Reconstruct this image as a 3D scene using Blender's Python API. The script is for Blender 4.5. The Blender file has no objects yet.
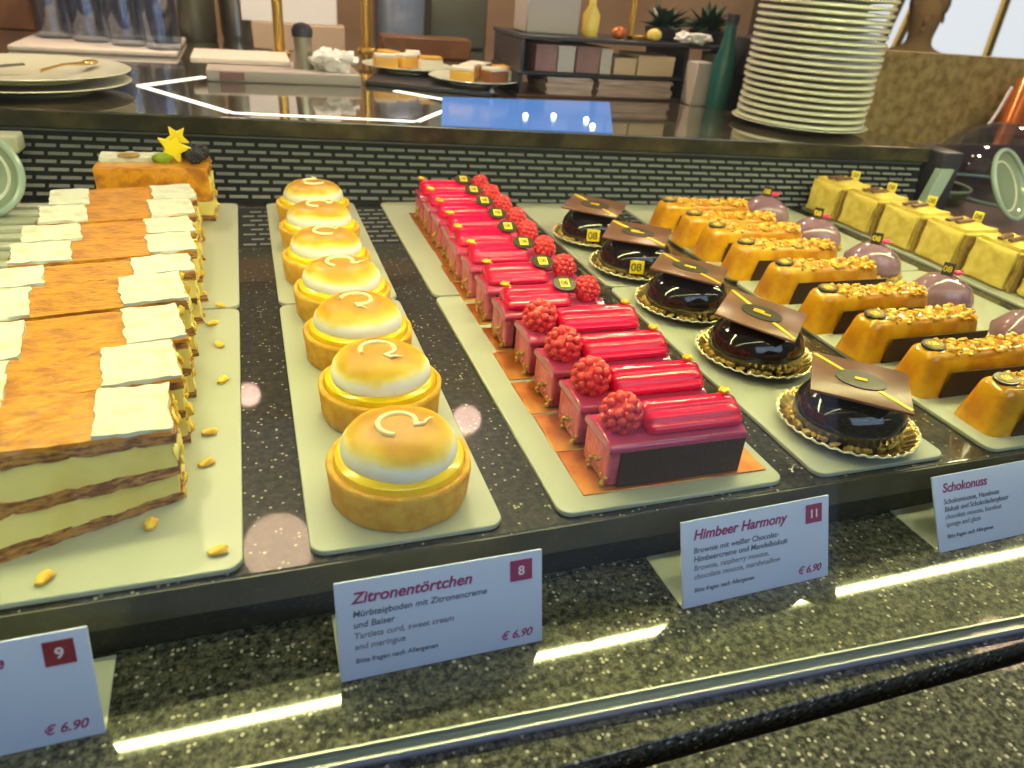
import bpy, bmesh, math, random
from mathutils import Vector, Matrix, noise
K = 0.01                      # everything below is written in centimetres
PI = math.pi
S = bpy.context.scene
COL = S.collection
rnd = random.Random(7)

# ------------------------------------------------------------------ mesh builder
class MB:
    def __init__(s): s.v = []; s.f = []
    def add(s, vs, fs, M=None):
        o = len(s.v)
        for p in vs:
            p = Vector(p)
            s.v.append(tuple(M @ p) if M else tuple(p))
        s.f += [tuple(i + o for i in q) for q in fs]
        return s
    def box(s, x0, x1, y0, y1, z0, z1, M=None):
        vs = [(x, y, z) for z in (z0, z1) for y in (y0, y1) for x in (x0, x1)]
        return s.add(vs, [(0,2,3,1),(4,5,7,6),(0,1,5,4),(2,6,7,3),(0,4,6,2),(1,3,7,5)], M)
    def hexa(s, p):           # eight corners: bottom 4 ccw, top 4 ccw
        return s.add(p, [(3,2,1,0),(4,5,6,7),(0,1,5,4),(1,2,6,5),(2,3,7,6),(3,0,4,7)])
    def rbox(s, x0, x1, y0, y1, z0, z1, r=.2, seg=3, M=None):
        bm = bmesh.new()
        bmesh.ops.create_cube(bm, size=1)
        for v in bm.verts:
            v.co = Vector(((x0+x1)/2 + v.co.x*(x1-x0), (y0+y1)/2 + v.co.y*(y1-y0), (z0+z1)/2 + v.co.z*(z1-z0)))
        bmesh.ops.bevel(bm, geom=bm.edges[:], offset=r, segments=seg, profile=.5, affect='EDGES')
        bm.verts.ensure_lookup_table()
        s.add([v.co for v in bm.verts], [[v.index for v in f.verts] for f in bm.faces], M)
        bm.free(); return s
    def lathe(s, prof, n=40, M=None, rad=None):
        vs = []; fs = []; m = len(prof)
        for i in range(n):
            a = 2*PI*i/n
            for j, (r, z) in enumerate(prof):
                q = r * (rad(a, j) if rad else 1)
                vs.append((q*math.cos(a), q*math.sin(a), z))
        for i in range(n):
            k = (i+1) % n
            for j in range(m-1):
                fs.append((i*m+j, k*m+j, k*m+j+1, i*m+j+1))
        if prof[0][0] > 1e-6: fs.append(tuple(i*m for i in range(n))[::-1])
        if prof[-1][0] > 1e-6: fs.append(tuple(i*m+m-1 for i in range(n)))
        return s.add(vs, fs, M)
    def prism(s, poly, a0, a1, axis='X', M=None, n=1):
        m = len(poly); vs = []; fs = []
        for k in range(n+1):
            t = a0 + (a1-a0)*k/n
            for (p, q) in poly:
                vs.append({'X': (t, p, q), 'Y': (p, t, q), 'Z': (p, q, t)}[axis])
        for k in range(n):
            for i in range(m):
                j = (i+1) % m
                fs.append((k*m+i, k*m+j, (k+1)*m+j, (k+1)*m+i))
        fs.append(tuple(range(m))[::-1]); fs.append(tuple(range(n*m, n*m+m)))
        return s.add(vs, fs, M)
    def tube(s, pts, r, n=8, closed=False):
        pts = [Vector(p) for p in pts]; m = len(pts); vs = []; fs = []
        rr = r if isinstance(r, (list, tuple)) else [r]*m
        for i, p in enumerate(pts):
            a = pts[(i-1) % m] if (i > 0 or closed) else p
            b = pts[(i+1) % m] if (i < m-1 or closed) else p
            t = (b-a).normalized()
            u = t.cross(Vector((0,0,1)))
            if u.length < 1e-3: u = t.cross(Vector((0,1,0)))
            u.normalize(); w = t.cross(u)
            for k in range(n):
                c = 2*PI*k/n
                vs.append(p + u*math.cos(c)*rr[i] + w*math.sin(c)*rr[i])
        for i in range(m if closed else m-1):
            j = (i+1) % m
            for k in range(n):
                l = (k+1) % n
                fs.append((i*n+k, i*n+l, j*n+l, j*n+k))
        if not closed:
            fs.append(tuple(range(n))[::-1]); fs.append(tuple(range((m-1)*n, m*n)))
        return s.add(vs, fs)
    def ball(s, c, r, sx=1, sy=1, sz=1, sub=2, M=None, bump=0, fr=1.):
        bm = bmesh.new()
        bmesh.ops.create_icosphere(bm, subdivisions=sub, radius=1)
        bm.verts.ensure_lookup_table()
        vs = []
        for v in bm.verts:
            p = v.co.copy()
            if bump: p *= 1 + bump*noise.noise((p + Vector(c))*fr)
            vs.append((c[0]+p.x*r*sx, c[1]+p.y*r*sy, c[2]+p.z*r*sz))
        s.add(vs, [[v.index for v in f.verts] for f in bm.faces], M)
        bm.free(); return s
    def slab(s, x0, x1, y0, y1, z0, z1, nx, ny, j=.1, seed=0, fx=1.2, skew=None):
        """a slab with ragged sides and an uneven top"""
        g = {}; vs = []; fs = []
        def pt(i, k, top):
            x = x0 + (x1-x0)*i/nx; y = y0 + (y1-y0)*k/ny; z = z1 if top else z0
            n1 = noise.noise_vector(Vector((x*fx+seed*7.3, y*fx, z*2+seed)))
            if i in (0, nx): x += n1.x*j*1.6
            if k in (0, ny): y += n1.y*j*1.3
            z += n1.z*j*(.6 if top else .25)
            p = Vector((x, y, z))
            return skew(p) if skew else p
        for top in (0, 1):
            for i in range(nx+1):
                for k in range(ny+1):
                    g[i, k, top] = len(vs); vs.append(pt(i, k, top))
        for i in range(nx):
            for k in range(ny):
                fs.append((g[i,k,1], g[i+1,k,1], g[i+1,k+1,1], g[i,k+1,1]))
                fs.append((g[i,k,0], g[i,k+1,0], g[i+1,k+1,0], g[i+1,k,0]))
        for i in range(nx):
            fs.append((g[i,0,0], g[i+1,0,0], g[i+1,0,1], g[i,0,1]))
            fs.append((g[i,ny,0], g[i,ny,1], g[i+1,ny,1], g[i+1,ny,0]))
        for k in range(ny):
            fs.append((g[0,k,0], g[0,k,1], g[0,k+1,1], g[0,k+1,0]))
            fs.append((g[nx,k,0], g[nx,k+1,0], g[nx,k+1,1], g[nx,k,1]))
        return s.add(vs, fs)
    def build(s, name, mat, parent=None, loc=(0,0,0), rot=(0,0,0), smooth=True, angle=40, bevel=0):
        me = bpy.data.meshes.new(name)
        me.from_pydata([(a*K, b*K, c*K) for a, b, c in s.v], [], s.f)
        me.validate(); me.update()
        if smooth:
            for p in me.polygons: p.use_smooth = True
            try: me.set_sharp_from_angle(angle=math.radians(angle))
            except Exception: pass
        me.materials.append(mat)
        o = bpy.data.objects.new(name, me); COL.objects.link(o)
        o.location = Vector(loc)*K; o.rotation_euler = rot
        if parent: o.parent = parent
        if bevel:
            b = o.modifiers.new('bevel', 'BEVEL'); b.width = bevel*K; b.segments = 3; b.limit_method = 'ANGLE'
        return o

def tag(o, label=None, cat=None, group=None, kind=None):
    if label: o['label'] = label
    if cat: o['category'] = cat
    if group: o['group'] = group
    if kind: o['kind'] = kind
    return o
def thing(name, label, cat, loc=(0,0,0), rz=0, group=None):
    o = bpy.data.objects.new(name, None); COL.objects.link(o)
    o.location = Vector(loc)*K; o.rotation_euler = (0, 0, rz); o.empty_display_size = .01
    return tag(o, label, cat, group)
def struct(o): o['kind'] = 'structure'; return o
def dup(root, loc=None, rz=None, label=None, group=None):
    def cp(o, par):
        c = o.copy(); COL.objects.link(c)
        if par: c.parent = par
        for k in list(o.children): cp(k, c)
        return c
    r = cp(root, None)
    if loc is not None: r.location = Vector(loc)*K
    if rz is not None: r.rotation_euler = (r.rotation_euler.x, r.rotation_euler.y, rz)
    if label: r['label'] = label
    if group: r['group'] = group
    return r
def text(s, size, mat, parent, name, loc, rot, shear=0., bold=0., align='LEFT', ext=.01):
    cu = bpy.data.curves.new(name, 'FONT'); cu.body = s; cu.size = size*K; cu.shear = shear
    cu.offset = bold*K; cu.extrude = ext*K; cu.align_x = align
    t = bpy.data.objects.new(name + '_tmp', cu); COL.objects.link(t)
    dg = bpy.context.evaluated_depsgraph_get()
    me = bpy.data.meshes.new_from_object(t.evaluated_get(dg))
    bpy.data.objects.remove(t); bpy.data.curves.remove(cu)
    me.materials.clear(); me.materials.append(mat)
    o = bpy.data.objects.new(name, me); COL.objects.link(o)
    o.location = Vector(loc)*K; o.rotation_euler = rot
    if parent: o.parent = parent
    return o

# ------------------------------------------------------------------ materials
def lin(c): return tuple(((x/255)/12.92 if x/255 <= .04045 else ((x/255+.055)/1.055)**2.4) for x in c)
def mat(name, c, rough=.5, c2=None, scale=60, bump=0, bscale=None, metal=0, coat=0, sss=0, spec=.5, emit=None, estr=0, ramp=(.4,.6), trans=0, ior=1.45, stretch=None, alpha=None):
    m = bpy.data.materials.new(name); m.use_nodes = True
    nt = m.node_tree; N = nt.nodes; L = nt.links
    b = N['Principled BSDF']
    b.inputs['Base Color'].default_value = (*c, 1)
    b.inputs['Roughness'].default_value = rough
    b.inputs['Metallic'].default_value = metal
    b.inputs['Coat Weight'].default_value = coat
    b.inputs['Coat Roughness'].default_value = .05
    b.inputs['Specular IOR Level'].default_value = spec
    b.inputs['Subsurface Weight'].default_value = sss
    b.inputs['Subsurface Radius'].default_value = (.006, .004, .002)
    b.inputs['Transmission Weight'].default_value = trans
    b.inputs['IOR'].default_value = ior
    if emit: b.inputs['Emission Color'].default_value = (*emit, 1); b.inputs['Emission Strength'].default_value = estr
    if c2 or bump:
        tc = N.new('ShaderNodeTexCoord'); vec = tc.outputs['Object']
        if stretch:
            mp = N.new('ShaderNodeMapping'); mp.inputs['Scale'].default_value = stretch
            L.new(vec, mp.inputs['Vector']); vec = mp.outputs['Vector']
    if c2:
        t = N.new('ShaderNodeTexNoise'); t.inputs['Scale'].default_value = scale; t.inputs['Detail'].default_value = 5
        L.new(vec, t.inputs['Vector'])
        r = N.new('ShaderNodeValToRGB'); L.new(t.outputs['Fac'], r.inputs['Fac'])
        r.color_ramp.elements[0].position = ramp[0]; r.color_ramp.elements[0].color = (*c, 1)
        r.color_ramp.elements[1].position = ramp[1]; r.color_ramp.elements[1].color = (*c2, 1)
        L.new(r.outputs['Color'], b.inputs['Base Color'])
    if bump:
        t = N.new('ShaderNodeTexNoise'); t.inputs['Scale'].default_value = bscale or scale; t.inputs['Detail'].default_value = 4
        L.new(vec, t.inputs['Vector'])
        q = N.new('ShaderNodeBump'); q.inputs['Strength'].default_value = bump; q.inputs['Distance'].default_value = .002
        L.new(t.outputs['Fac'], q.inputs['Height']); L.new(q.outputs['Normal'], b.inputs['Normal'])
    return m
def stone(name, base, mid, fleck, s1, s2, fmin, rough, mramp=(.45,.62), coat=0.):
    m = bpy.data.materials.new(name); m.use_nodes = True
    nt = m.node_tree; N = nt.nodes; L = nt.links; b = N['Principled BSDF']
    b.inputs['Roughness'].default_value = rough; b.inputs['Specular IOR Level'].default_value = .18; b.inputs['Coat Weight'].default_value = coat; b.inputs['Coat Roughness'].default_value = .035
    tc = N.new('ShaderNodeTexCoord')
    n1 = N.new('ShaderNodeTexNoise'); n1.inputs['Scale'].default_value = s1; n1.inputs['Detail'].default_value = 7; n1.inputs['Roughness'].default_value = .7
    L.new(tc.outputs['Object'], n1.inputs['Vector'])
    r1 = N.new('ShaderNodeValToRGB'); r1.color_ramp.elements[0].position = mramp[0]; r1.color_ramp.elements[1].position = mramp[1]
    r1.color_ramp.elements[0].color = (*base, 1); r1.color_ramp.elements[1].color = (*mid, 1)
    L.new(n1.outputs['Fac'], r1.inputs['Fac'])
    v = N.new('ShaderNodeTexVoronoi'); v.inputs['Scale'].default_value = s2; v.feature = 'F1'
    L.new(tc.outputs['Object'], v.inputs['Vector'])
    sp = N.new('ShaderNodeSeparateColor'); L.new(v.outputs['Color'], sp.inputs['Color'])
    gt = N.new('ShaderNodeMath'); gt.operation = 'GREATER_THAN'; gt.inputs[1].default_value = fmin
    L.new(sp.outputs['Red'], gt.inputs[0])
    lt = N.new('ShaderNodeMath'); lt.operation = 'LESS_THAN'; lt.inputs[1].default_value = .42
    L.new(v.outputs['Distance'], lt.inputs[0])
    mu = N.new('ShaderNodeMath'); mu.operation = 'MULTIPLY'; L.new(gt.outputs[0], mu.inputs[0]); L.new(lt.outputs[0], mu.inputs[1])
    mx = N.new('ShaderNodeMix'); mx.data_type = 'RGBA'
    L.new(mu.outputs[0], mx.inputs['Factor']); L.new(r1.outputs['Color'], mx.inputs['A']); mx.inputs['B'].default_value = (*fleck, 1)
    L.new(mx.outputs['Result'], b.inputs['Base Color'])
    return m
def glassmat(name, tint=(1,1,1), ior=1.45, rough=0.0, k=1.0):
    """thin pane: clear, with a Fresnel reflection"""
    m = bpy.data.materials.new(name); m.use_nodes = True
    nt = m.node_tree; N = nt.nodes; L = nt.links
    N.remove(N['Principled BSDF']); out = N['Material Output']
    t = N.new('ShaderNodeBsdfTransparent'); t.inputs['Color'].default_value = (*tint, 1)
    g = N.new('ShaderNodeBsdfGlossy'); g.inputs['Roughness'].default_value = rough
    f = N.new('ShaderNodeLayerWeight'); f.inputs['Blend'].default_value = .5
    pw_ = N.new('ShaderNodeMath'); pw_.operation = 'POWER'; pw_.inputs[1].default_value = 5; L.new(f.outputs['Facing'], pw_.inputs[0])
    mu = N.new('ShaderNodeMath'); mu.operation = 'MULTIPLY_ADD'; mu.inputs[1].default_value = .96*min(k, 1); mu.inputs[2].default_value = .035*k; mu.use_clamp = True
    L.new(pw_.outputs[0], mu.inputs[0])
    mx = N.new('ShaderNodeMixShader'); L.new(mu.outputs[0], mx.inputs[0]); L.new(t.outputs[0], mx.inputs[1]); L.new(g.outputs[0], mx.inputs[2])
    L.new(mx.outputs[0], out.inputs['Surface'])
    return m
def emitter(name, c, s):
    return mat(name, (.8,.8,.8), emit=c, estr=s)
def toasted(name):
    """meringue: white, scorched brown where the torch ran over the top"""
    m = mat(name, (.85,.83,.75), .42, sss=.0)
    nt = m.node_tree; N = nt.nodes; L = nt.links; b = N['Principled BSDF']
    tc = N.new('ShaderNodeTexCoord'); sx = N.new('ShaderNodeSeparateXYZ'); L.new(tc.outputs['Object'], sx.inputs[0])
    n = N.new('ShaderNodeTexNoise'); n.inputs['Scale'].default_value = 45; L.new(tc.outputs['Object'], n.inputs['Vector'])
    a = N.new('ShaderNodeMath'); a.operation = 'MULTIPLY_ADD'; a.inputs[1].default_value = .012; L.new(n.outputs['Fac'], a.inputs[0]); L.new(sx.outputs['Z'], a.inputs[2])
    mr = N.new('ShaderNodeMapRange'); mr.inputs['From Min'].default_value = .0420; mr.inputs['From Max'].default_value = .0535
    L.new(a.outputs[0], mr.inputs['Value'])
    r = N.new('ShaderNodeValToRGB'); L.new(mr.outputs[0], r.inputs['Fac'])
    e = r.color_ramp.elements; e[0].position = 0; e[0].color = (.86,.84,.76,1); e[1].position = 1; e[1].color = (.45,.20,.007,1)
    q = e.new(.30); q.color = (.80,.64,.17,1); q = e.new(.6); q.color = (.64,.38,.012,1)
    L.new(r.outputs['Color'], b.inputs['Base Color'])
    return m

M = {}
M['tray'] = mat('white_melamine', (.41,.425,.32), .35)
M['shelf'] = stone('dark_polished_stone', (.005,.004,.003), (.060,.047,.028), (.34,.30,.20), 190, 430, .93, .35, (.44,.74), 1.0)
M['granite'] = stone('speckled_granite', (.008,.009,.006), (.19,.185,.11), (.50,.45,.30), 300, 380, .90, .45, (.42,.66), 1.0)
M['black'] = mat('black_lacquer', (.012,.012,.010), .35)
M['slabface'] = mat('dark_olive_edge', (.055,.05,.03), .3, c2=(.085,.075,.045), scale=20)
M['riser'] = mat('black_recess', (.006,.006,.004), .5)
M['grille'] = mat('black_powder_coat', (.010,.011,.011), .65, spec=.2)
M['slotlip'] = mat('lit_grille_lip', (.17,.18,.17), .45, metal=.1)  # paler grey paints the light that the slot lips catch
M['rail'] = mat('grey_metal_rail', (.09,.10,.11), .3, metal=.6)
M['marble'] = mat('dark_brown_marble', (.05,.042,.030), .08, c2=(.16,.125,.075), scale=14, ramp=(.42,.75), coat=1)
M['mface'] = mat('mottled_dark_edge', (.016,.015,.008), .3, c2=(.085,.068,.032), scale=28, ramp=(.42,.75))
M['greendisc'] = mat('pale_green_glassware', (.24,.28,.20), .12, coat=.6)
M['card'] = mat('white_card', (.55,.62,.86), .35)
M['flap'] = mat('cream_card_flap', (.82,.85,.58), .4)
M['magenta'] = mat('magenta_print', (.32,.03,.12), .4)
M['redbox'] = mat('dark_red_print', (.26,.02,.035), .4)
M['ink'] = mat('grey_ink', (.20,.20,.27), .5)
M['inkd'] = mat('dark_grey_ink', (.11,.11,.17), .5)
M['inkw'] = mat('white_print', (.8,.75,.78), .5)
M['inkm'] = mat('plum_ink', (.30,.035,.14), .5)
# pastry
M['shell'] = mat('baked_shortcrust', (.66,.33,.035), .6, c2=(.76,.44,.06), scale=110, bump=.35, bscale=500, spec=.25)
M['curd'] = mat('lemon_curd', (.88,.60,.01), .22, coat=.3)
M['mer'] = toasted('toasted_meringue')
M['swirl'] = mat('pale_meringue_ridge', (.88,.80,.45), .4)
M['puff'] = mat('puff_pastry_layers', (.20,.075,.02), .65, c2=(.52,.26,.07), scale=130, bump=1, bscale=300, stretch=(1,1,4))
M['custard'] = mat('vanilla_cream', (.78,.66,.20), .42, c2=(.66,.52,.12), scale=35, bump=.3, bscale=90, ramp=(.5,.8))
M['oglaze'] = mat('apricot_glaze', (.60,.25,.006), .30, c2=(.34,.11,.003), scale=75, bump=1, bscale=170, coat=.35, stretch=(1,1.6,1), ramp=(.45,.65))
M['sugar'] = mat('powdered_sugar', (.56,.58,.50), .8, bump=.9, bscale=160, c2=(.46,.42,.26), scale=60, ramp=(.52,.75))
M['flake'] = mat('pastry_flakes', (.82,.58,.07), .6, c2=(.62,.34,.035), scale=80)
M['gold'] = mat('gold_board', (.75,.36,.09), .28, metal=.75, c2=(.60,.16,.04), scale=30, ramp=(.4,.6))
M['goldfoil'] = mat('gold_foil_paper', (.85,.62,.22), .22, metal=.9)
M['choco'] = mat('dark_chocolate_sheet', (.060,.030,.012), .42, spec=.2, bump=.1, bscale=60)
M['mousse'] = mat('pink_mousse_cut', (.64,.13,.17), .35, c2=(.46,.055,.085), scale=90, bump=.6, bscale=160, coat=.3)
M['pglaze'] = mat('raspberry_glaze', (.48,.045,.12), .16, coat=.6)
M['gel'] = mat('red_jelly', (.85,.004,.065), .13, coat=.35, c2=(.78,.004,.055), scale=12)
M['rasp'] = mat('raspberry_skin', (.80,.055,.05), .32, c2=(.58,.02,.03), scale=160, coat=.3)
M['leaf'] = mat('gold_leaf', (.95,.55,.03), .3, metal=.35)
M['plaque'] = mat('plaque_chocolate', (.055,.045,.026), .3)
M['logo'] = mat('yellow_print', (.85,.62,.02), .4)
M['dome'] = mat('mirror_chocolate_glaze', (.014,.008,.006), .10, coat=.6)
M['milk'] = mat('milk_chocolate_plate', (.15,.062,.034), .28, c2=(.19,.085,.05), scale=25)
M['nut'] = mat('chopped_nuts', (.62,.40,.06), .5, c2=(.36,.22,.03), scale=140)
M['cara'] = mat('caramel_glaze', (.78,.39,.010), .13, c2=(.55,.20,.005), scale=34, coat=.7, bump=.25, bscale=60)
M['hazel'] = mat('caramel_nuts', (.85,.52,.05), .22, c2=(.62,.30,.02), scale=120, coat=.4)
M['purple'] = mat('purple_glaze', (.26,.14,.18), .12, coat=.5)
M['petal'] = mat('pink_petal', (.75,.05,.14), .4)
M['ycube'] = mat('yellow_velvet_cream', (.76,.60,.13), .55, c2=(.62,.46,.07), scale=60, bump=1, bscale=110)
M['ydark'] = mat('brown_crumb', (.22,.13,.03), .6, bump=.5, c2=(.35,.22,.04), scale=90)
M['berry'] = mat('blackberry_skin', (.018,.014,.022), .3)
M['fruit'] = mat('yellow_star_fruit', (.80,.62,.01), .3)
M['green'] = mat('green_leaf', (.22,.30,.01), .4)
# surroundings
M['porcelain'] = mat('white_porcelain', (.62,.62,.52), .18)
M['porc2'] = mat('cream_porcelain', (.68,.67,.53), .22)
M['steel'] = mat('brushed_steel', (.42,.39,.33), .28, metal=.85)
M['dsteel'] = mat('olive_steel', (.16,.15,.10), .35, metal=.6)
M['brass'] = mat('brass', (.70,.42,.10), .25, metal=.8)
M['beige'] = mat('beige_laminate', (.80,.68,.60), .5)
M['box'] = mat('kraft_box', (.52,.36,.25), .6)
M['mauve'] = mat('mauve_carton', (.20,.095,.10), .5, c2=(.26,.13,.13), scale=20)
M['mpale'] = mat('pale_carton_side', (.45,.38,.36), .5)
M['paper'] = mat('folded_paper_stack', (.50,.36,.33), .6, c2=(.36,.22,.20), scale=40, stretch=(.4,.4,9))
M['napkin'] = mat('white_napkin', (.84,.78,.76), .7)
M['brown'] = mat('brown_wood', (.20,.085,.03), .4, c2=(.14,.055,.02), scale=18)
M['teal'] = mat('teal_plastic', (.01,.09,.09), .35)
M['machine'] = mat('dark_machine_enamel', (.035,.032,.045), .3)
M['plant'] = mat('dark_green_foliage', (.012,.035,.022), .4, c2=(.03,.06,.03), scale=60)
M['amber'] = mat('amber_liquid', (.85,.60,.12), .2)
M['blue'] = mat('blue_plastic', (.06,.09,.55), .3)
M['cake1'] = mat('yellow_cake', (.75,.40,.06), .4)
M['cake2'] = mat('brown_cake', (.26,.09,.04), .5)
M['cream'] = mat('whipped_cream', (.82,.74,.62), .5)
M['orange'] = mat('orange_copper', (.62,.16,.03), .25, metal=.4, coat=.4)
M['maroon'] = mat('plum_panel', (.12,.055,.05), .35)
M['stonewall'] = mat('gold_brown_stone', (.25,.16,.045), .45, c2=(.46,.33,.12), scale=55, ramp=(.35,.65), bump=.3, bscale=90)
M['skin'] = mat('skin', (.35,.19,.11), .5)
M['cloth'] = mat('brown_coat', (.30,.19,.07), .8)
M['hair'] = mat('dark_brown_hair', (.22,.13,.05), .6)
M['wallp'] = mat('warm_wall_paint', (.33,.20,.11), .7, c2=(.26,.15,.08), scale=3)
M['floor'] = mat('dark_floor', (.06,.05,.04), .5)
M['pane'] = glassmat('display_glass', (.97,1,.92), 1.45, 0, 1.)
M['glass'] = glassmat('clear_glass', (.80,.85,.92), 1.5, .05, 4.5)
M['gglass'] = glassmat('greenish_glass', (.72,.80,.66), 1.5, .05, 3)
M['edge'] = mat('green_glass_edge', (.34,.42,.36), .15)
M['alu'] = mat('aluminium_channel', (.52,.54,.50), .3, metal=.5)
M['led'] = emitter('led_diffuser', (1,.94,.50), 150)
M['led2'] = emitter('front_led_diffuser', (1,.94,.60), 20)
M['hexglint'] = emitter('lamp_reflection', (1,.86,.82), 1.6)
M['bluelit'] = mat('blue_reflection_glow', (.02,.05,.12), .15, emit=(.13,.30,.90), estr=.75)
M['spark'] = emitter('reflection_spot', (1,.95,.9), 3)  # bright points inside the blue reflection on the marble
M['winlit'] = emitter('mirrored_daylight', (.80,.80,1), .95)
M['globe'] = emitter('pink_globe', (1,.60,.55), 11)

# ------------------------------------------------------------------ case: shelf, riser, lower counter
o = MB().box(-60, 98, -.5, 70, -1.9, 0).build('display_shelf', M['shelf'], bevel=.12)
MB().box(-60, 98, -.62, -.5, -1.95, -.06).build('front_edge', M['slabface'], o, smooth=False)
tag(o, 'dark polished stone shelf carrying the rows of pastries on trays', 'shelf')
o = MB().box(-60, 112, .35, 2.6, -4.5, -1.9).build('trim_riser', M['riser']); struct(o)
LZ = -4.5
o = MB().box(-60, 112, -12.0, .35, LZ-3, LZ).build('stone_counter', M['granite'], bevel=.1)
tag(o, 'speckled granite counter in front of the pastry shelf, holding the price cards', 'counter')
o = MB().box(-60, 112, -40, -12.9, LZ-3.4, LZ-.25).build('stone_ledge', M['granite'], bevel=.1)
tag(o, 'speckled granite ledge outside the glass, past the dark gap', 'ledge')
o = MB().box(-60, 112, -12.9, -12.0, LZ-3.4, LZ-1.6).build('trim_gap', M['riser']); struct(o)

# ------------------------------------------------------------------ front glass in its channel
gx0, gy0, gx1, gy1 = -20.0, -7.75, 100.0, -14.2      # line through the two measured points
ga = math.atan2(-11.0+9.0, 41.0+1.5); gl = 150
gp = thing('front_glass', 'clear front glass pane of the display case, standing in a slim metal channel', 'glass pane', (-40, -9.0+38.5*math.tan(-ga), LZ), ga)
MB().box(0, gl, -.3, .3, .25, 40).build('pane', M['pane'], gp, smooth=False)
MB().box(0, gl, -.42, -.30, 0, .55).box(0, gl, .30, .42, 0, .55).box(0, gl, -.42, .42, 0, .18).build('channel', M['alu'], gp)

# ------------------------------------------------------------------ LED bar under the glass top
lb = thing('light_bar', 'long warm LED bar fixed over the pastries under the glass top', 'lamp', (0, 24.4, 34))
MB().box(-75, 125, -1.4, 1.4, .1, 2.0).build('housing', M['alu'], lb)
for x, z in ((-58, -33.9), (110, -34.4)): MB().box(x-.6, x+.6, -.6, .6, z, .15).build('post', M['alu'], lb)
MB().box(-75, 125, -.3, .3, -.25, .1).build('diffuser', M['led'], lb, smooth=False)
o = MB().box(-80, 130, 8, 60, 36.05, 36.8).build('glass_sheet', M['pane'], smooth=False)
tag(o, 'clear glass sheet roofing the case above the pastry rows', 'glass')
lb = thing('light_bar', 'second warm LED bar along the upper front of the case', 'lamp', (0, -5, 37))
MB().box(-75, 125, -1.2, 1.2, .1, 1.6).build('housing', M['alu'], lb)
for x in (-58, 108): MB().box(x-.6, x+.6, -.6, .6, -41.5, .15).build('post', M['alu'], lb)
MB().box(-75, 125, -.5, .5, -.2, .1).build('diffuser', M['led2'], lb, smooth=False)

# ------------------------------------------------------------------ trays
def tray(x0, x1, y0, y1, label, r=.9):
    bm = bmesh.new(); bmesh.ops.create_cube(bm, size=1)
    for v in bm.verts: v.co = Vector(((x1-x0)*v.co.x, (y1-y0)*v.co.y, .35*v.co.z + .175))
    bmesh.ops.bevel(bm, geom=[e for e in bm.edges if abs(e.verts[0].co.z-e.verts[1].co.z) > .1], offset=r, segments=5, profile=.5, affect='EDGES')
    m = MB(); bm.verts.ensure_lookup_table()
    m.add([v.co for v in bm.verts], [[v.index for v in f.verts] for f in bm.faces]); bm.free()
    o = m.build('serving_tray', M['tray'], loc=((x0+x1)/2, (y0+y1)/2, 0), bevel=.08)
    return tag(o, label, 'tray')
tray(-22, -3.4, -.2, 33.5, 'front pale tray under the custard slices')
tray(-22, -3.4, 33.8, 66.8, 'rear pale tray under the custard slices')
tray(0, 10.9, 0, 33.6, 'front narrow pale tray under the lemon meringue tarts')
tray(0, 10.9, 33.9, 66.5, 'rear narrow pale tray under the farthest meringue tarts')
tray(14.4, 30.4, 0, 33.6, 'front pale tray under the raspberry bars with rounded corners')
tray(14.4, 30.4, 33.9, 66.3, 'rear pale tray under the farthest raspberry bars')
tray(33.0, 44.3, 0, 33.6, 'front pale tray under the chocolate domes')
tray(33.0, 44.3, 33.9, 65.2, 'rear pale tray under the farthest chocolate domes')
tray(48.3, 63.6, -.2, 33.6, 'front pale tray under the caramel nut bars')
tray(48.3, 63.6, 33.9, 63.6, 'rear pale tray under the farthest caramel nut bars')
tray(63.8, 75.4, 0, 33.6, 'front pale tray under the purple glazed domes')
tray(63.8, 75.4, 33.9, 63, 'rear pale tray under the farthest purple glazed domes')
tray(78.2, 92, 2, 62, 'pale tray under the yellow cube cakes')
TZ = .35
# ridged tray at the far left
m = MB().box(-48, -23.0, 41, 66.6, 0, .5)
for i in range(9): m.box(-47, -23.6, 42+i*2.8, 43.4+i*2.8, .5, .95)
tag(m.build('ridged_tray', M['tray'], bevel=.1), 'pale grey ridged tray at the far left beside the custard slices', 'tray')

# ------------------------------------------------------------------ vent grille at the rear
vg = thing('vent_grille', 'black slotted vent grille behind and below the pastry trays', 'vent', (0, 0, 0))
def B_(x): return 67.9 - .093*x
def T_(x): return 73.3 - .135*x
m = MB(); lips = MB()
XA, XB = -30, 98
for i in range(32):
    xa = XA + (XB-XA)*i/32; xb = XA + (XB-XA)*(i+1)/32
    m.hexa([(xa, B_(xa), .02), (xb, B_(xb), .02), (xb, B_(xb)+2, .02), (xa, B_(xa)+2, .02),
            (xa, T_(xa), 7), (xb, T_(xb), 7), (xb, T_(xb)+2, 7), (xa, T_(xa)+2, 7)])
m.build('back_panel', M['grille'], vg, smooth=False)
m = MB().box(XA, 98, 50.5, 58.8, -.05, .015).box(XA, 66, 58.6, 62.2, -.05, .015).box(XA, 30, 62, 65.5, -.05, .015)
m.build('floor_panel', M['grille'], vg, smooth=False)
def lerp(a, b, t): return a + (b-a)*t
rows = 8
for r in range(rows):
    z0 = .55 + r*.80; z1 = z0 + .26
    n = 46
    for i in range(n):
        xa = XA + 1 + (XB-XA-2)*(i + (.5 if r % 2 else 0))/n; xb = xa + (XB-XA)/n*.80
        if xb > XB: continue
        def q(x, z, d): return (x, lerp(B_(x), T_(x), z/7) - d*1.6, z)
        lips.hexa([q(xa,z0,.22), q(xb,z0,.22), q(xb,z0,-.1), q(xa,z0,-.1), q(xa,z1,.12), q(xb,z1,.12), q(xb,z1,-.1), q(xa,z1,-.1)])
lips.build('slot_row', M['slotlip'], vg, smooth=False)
fl = MB()
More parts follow.
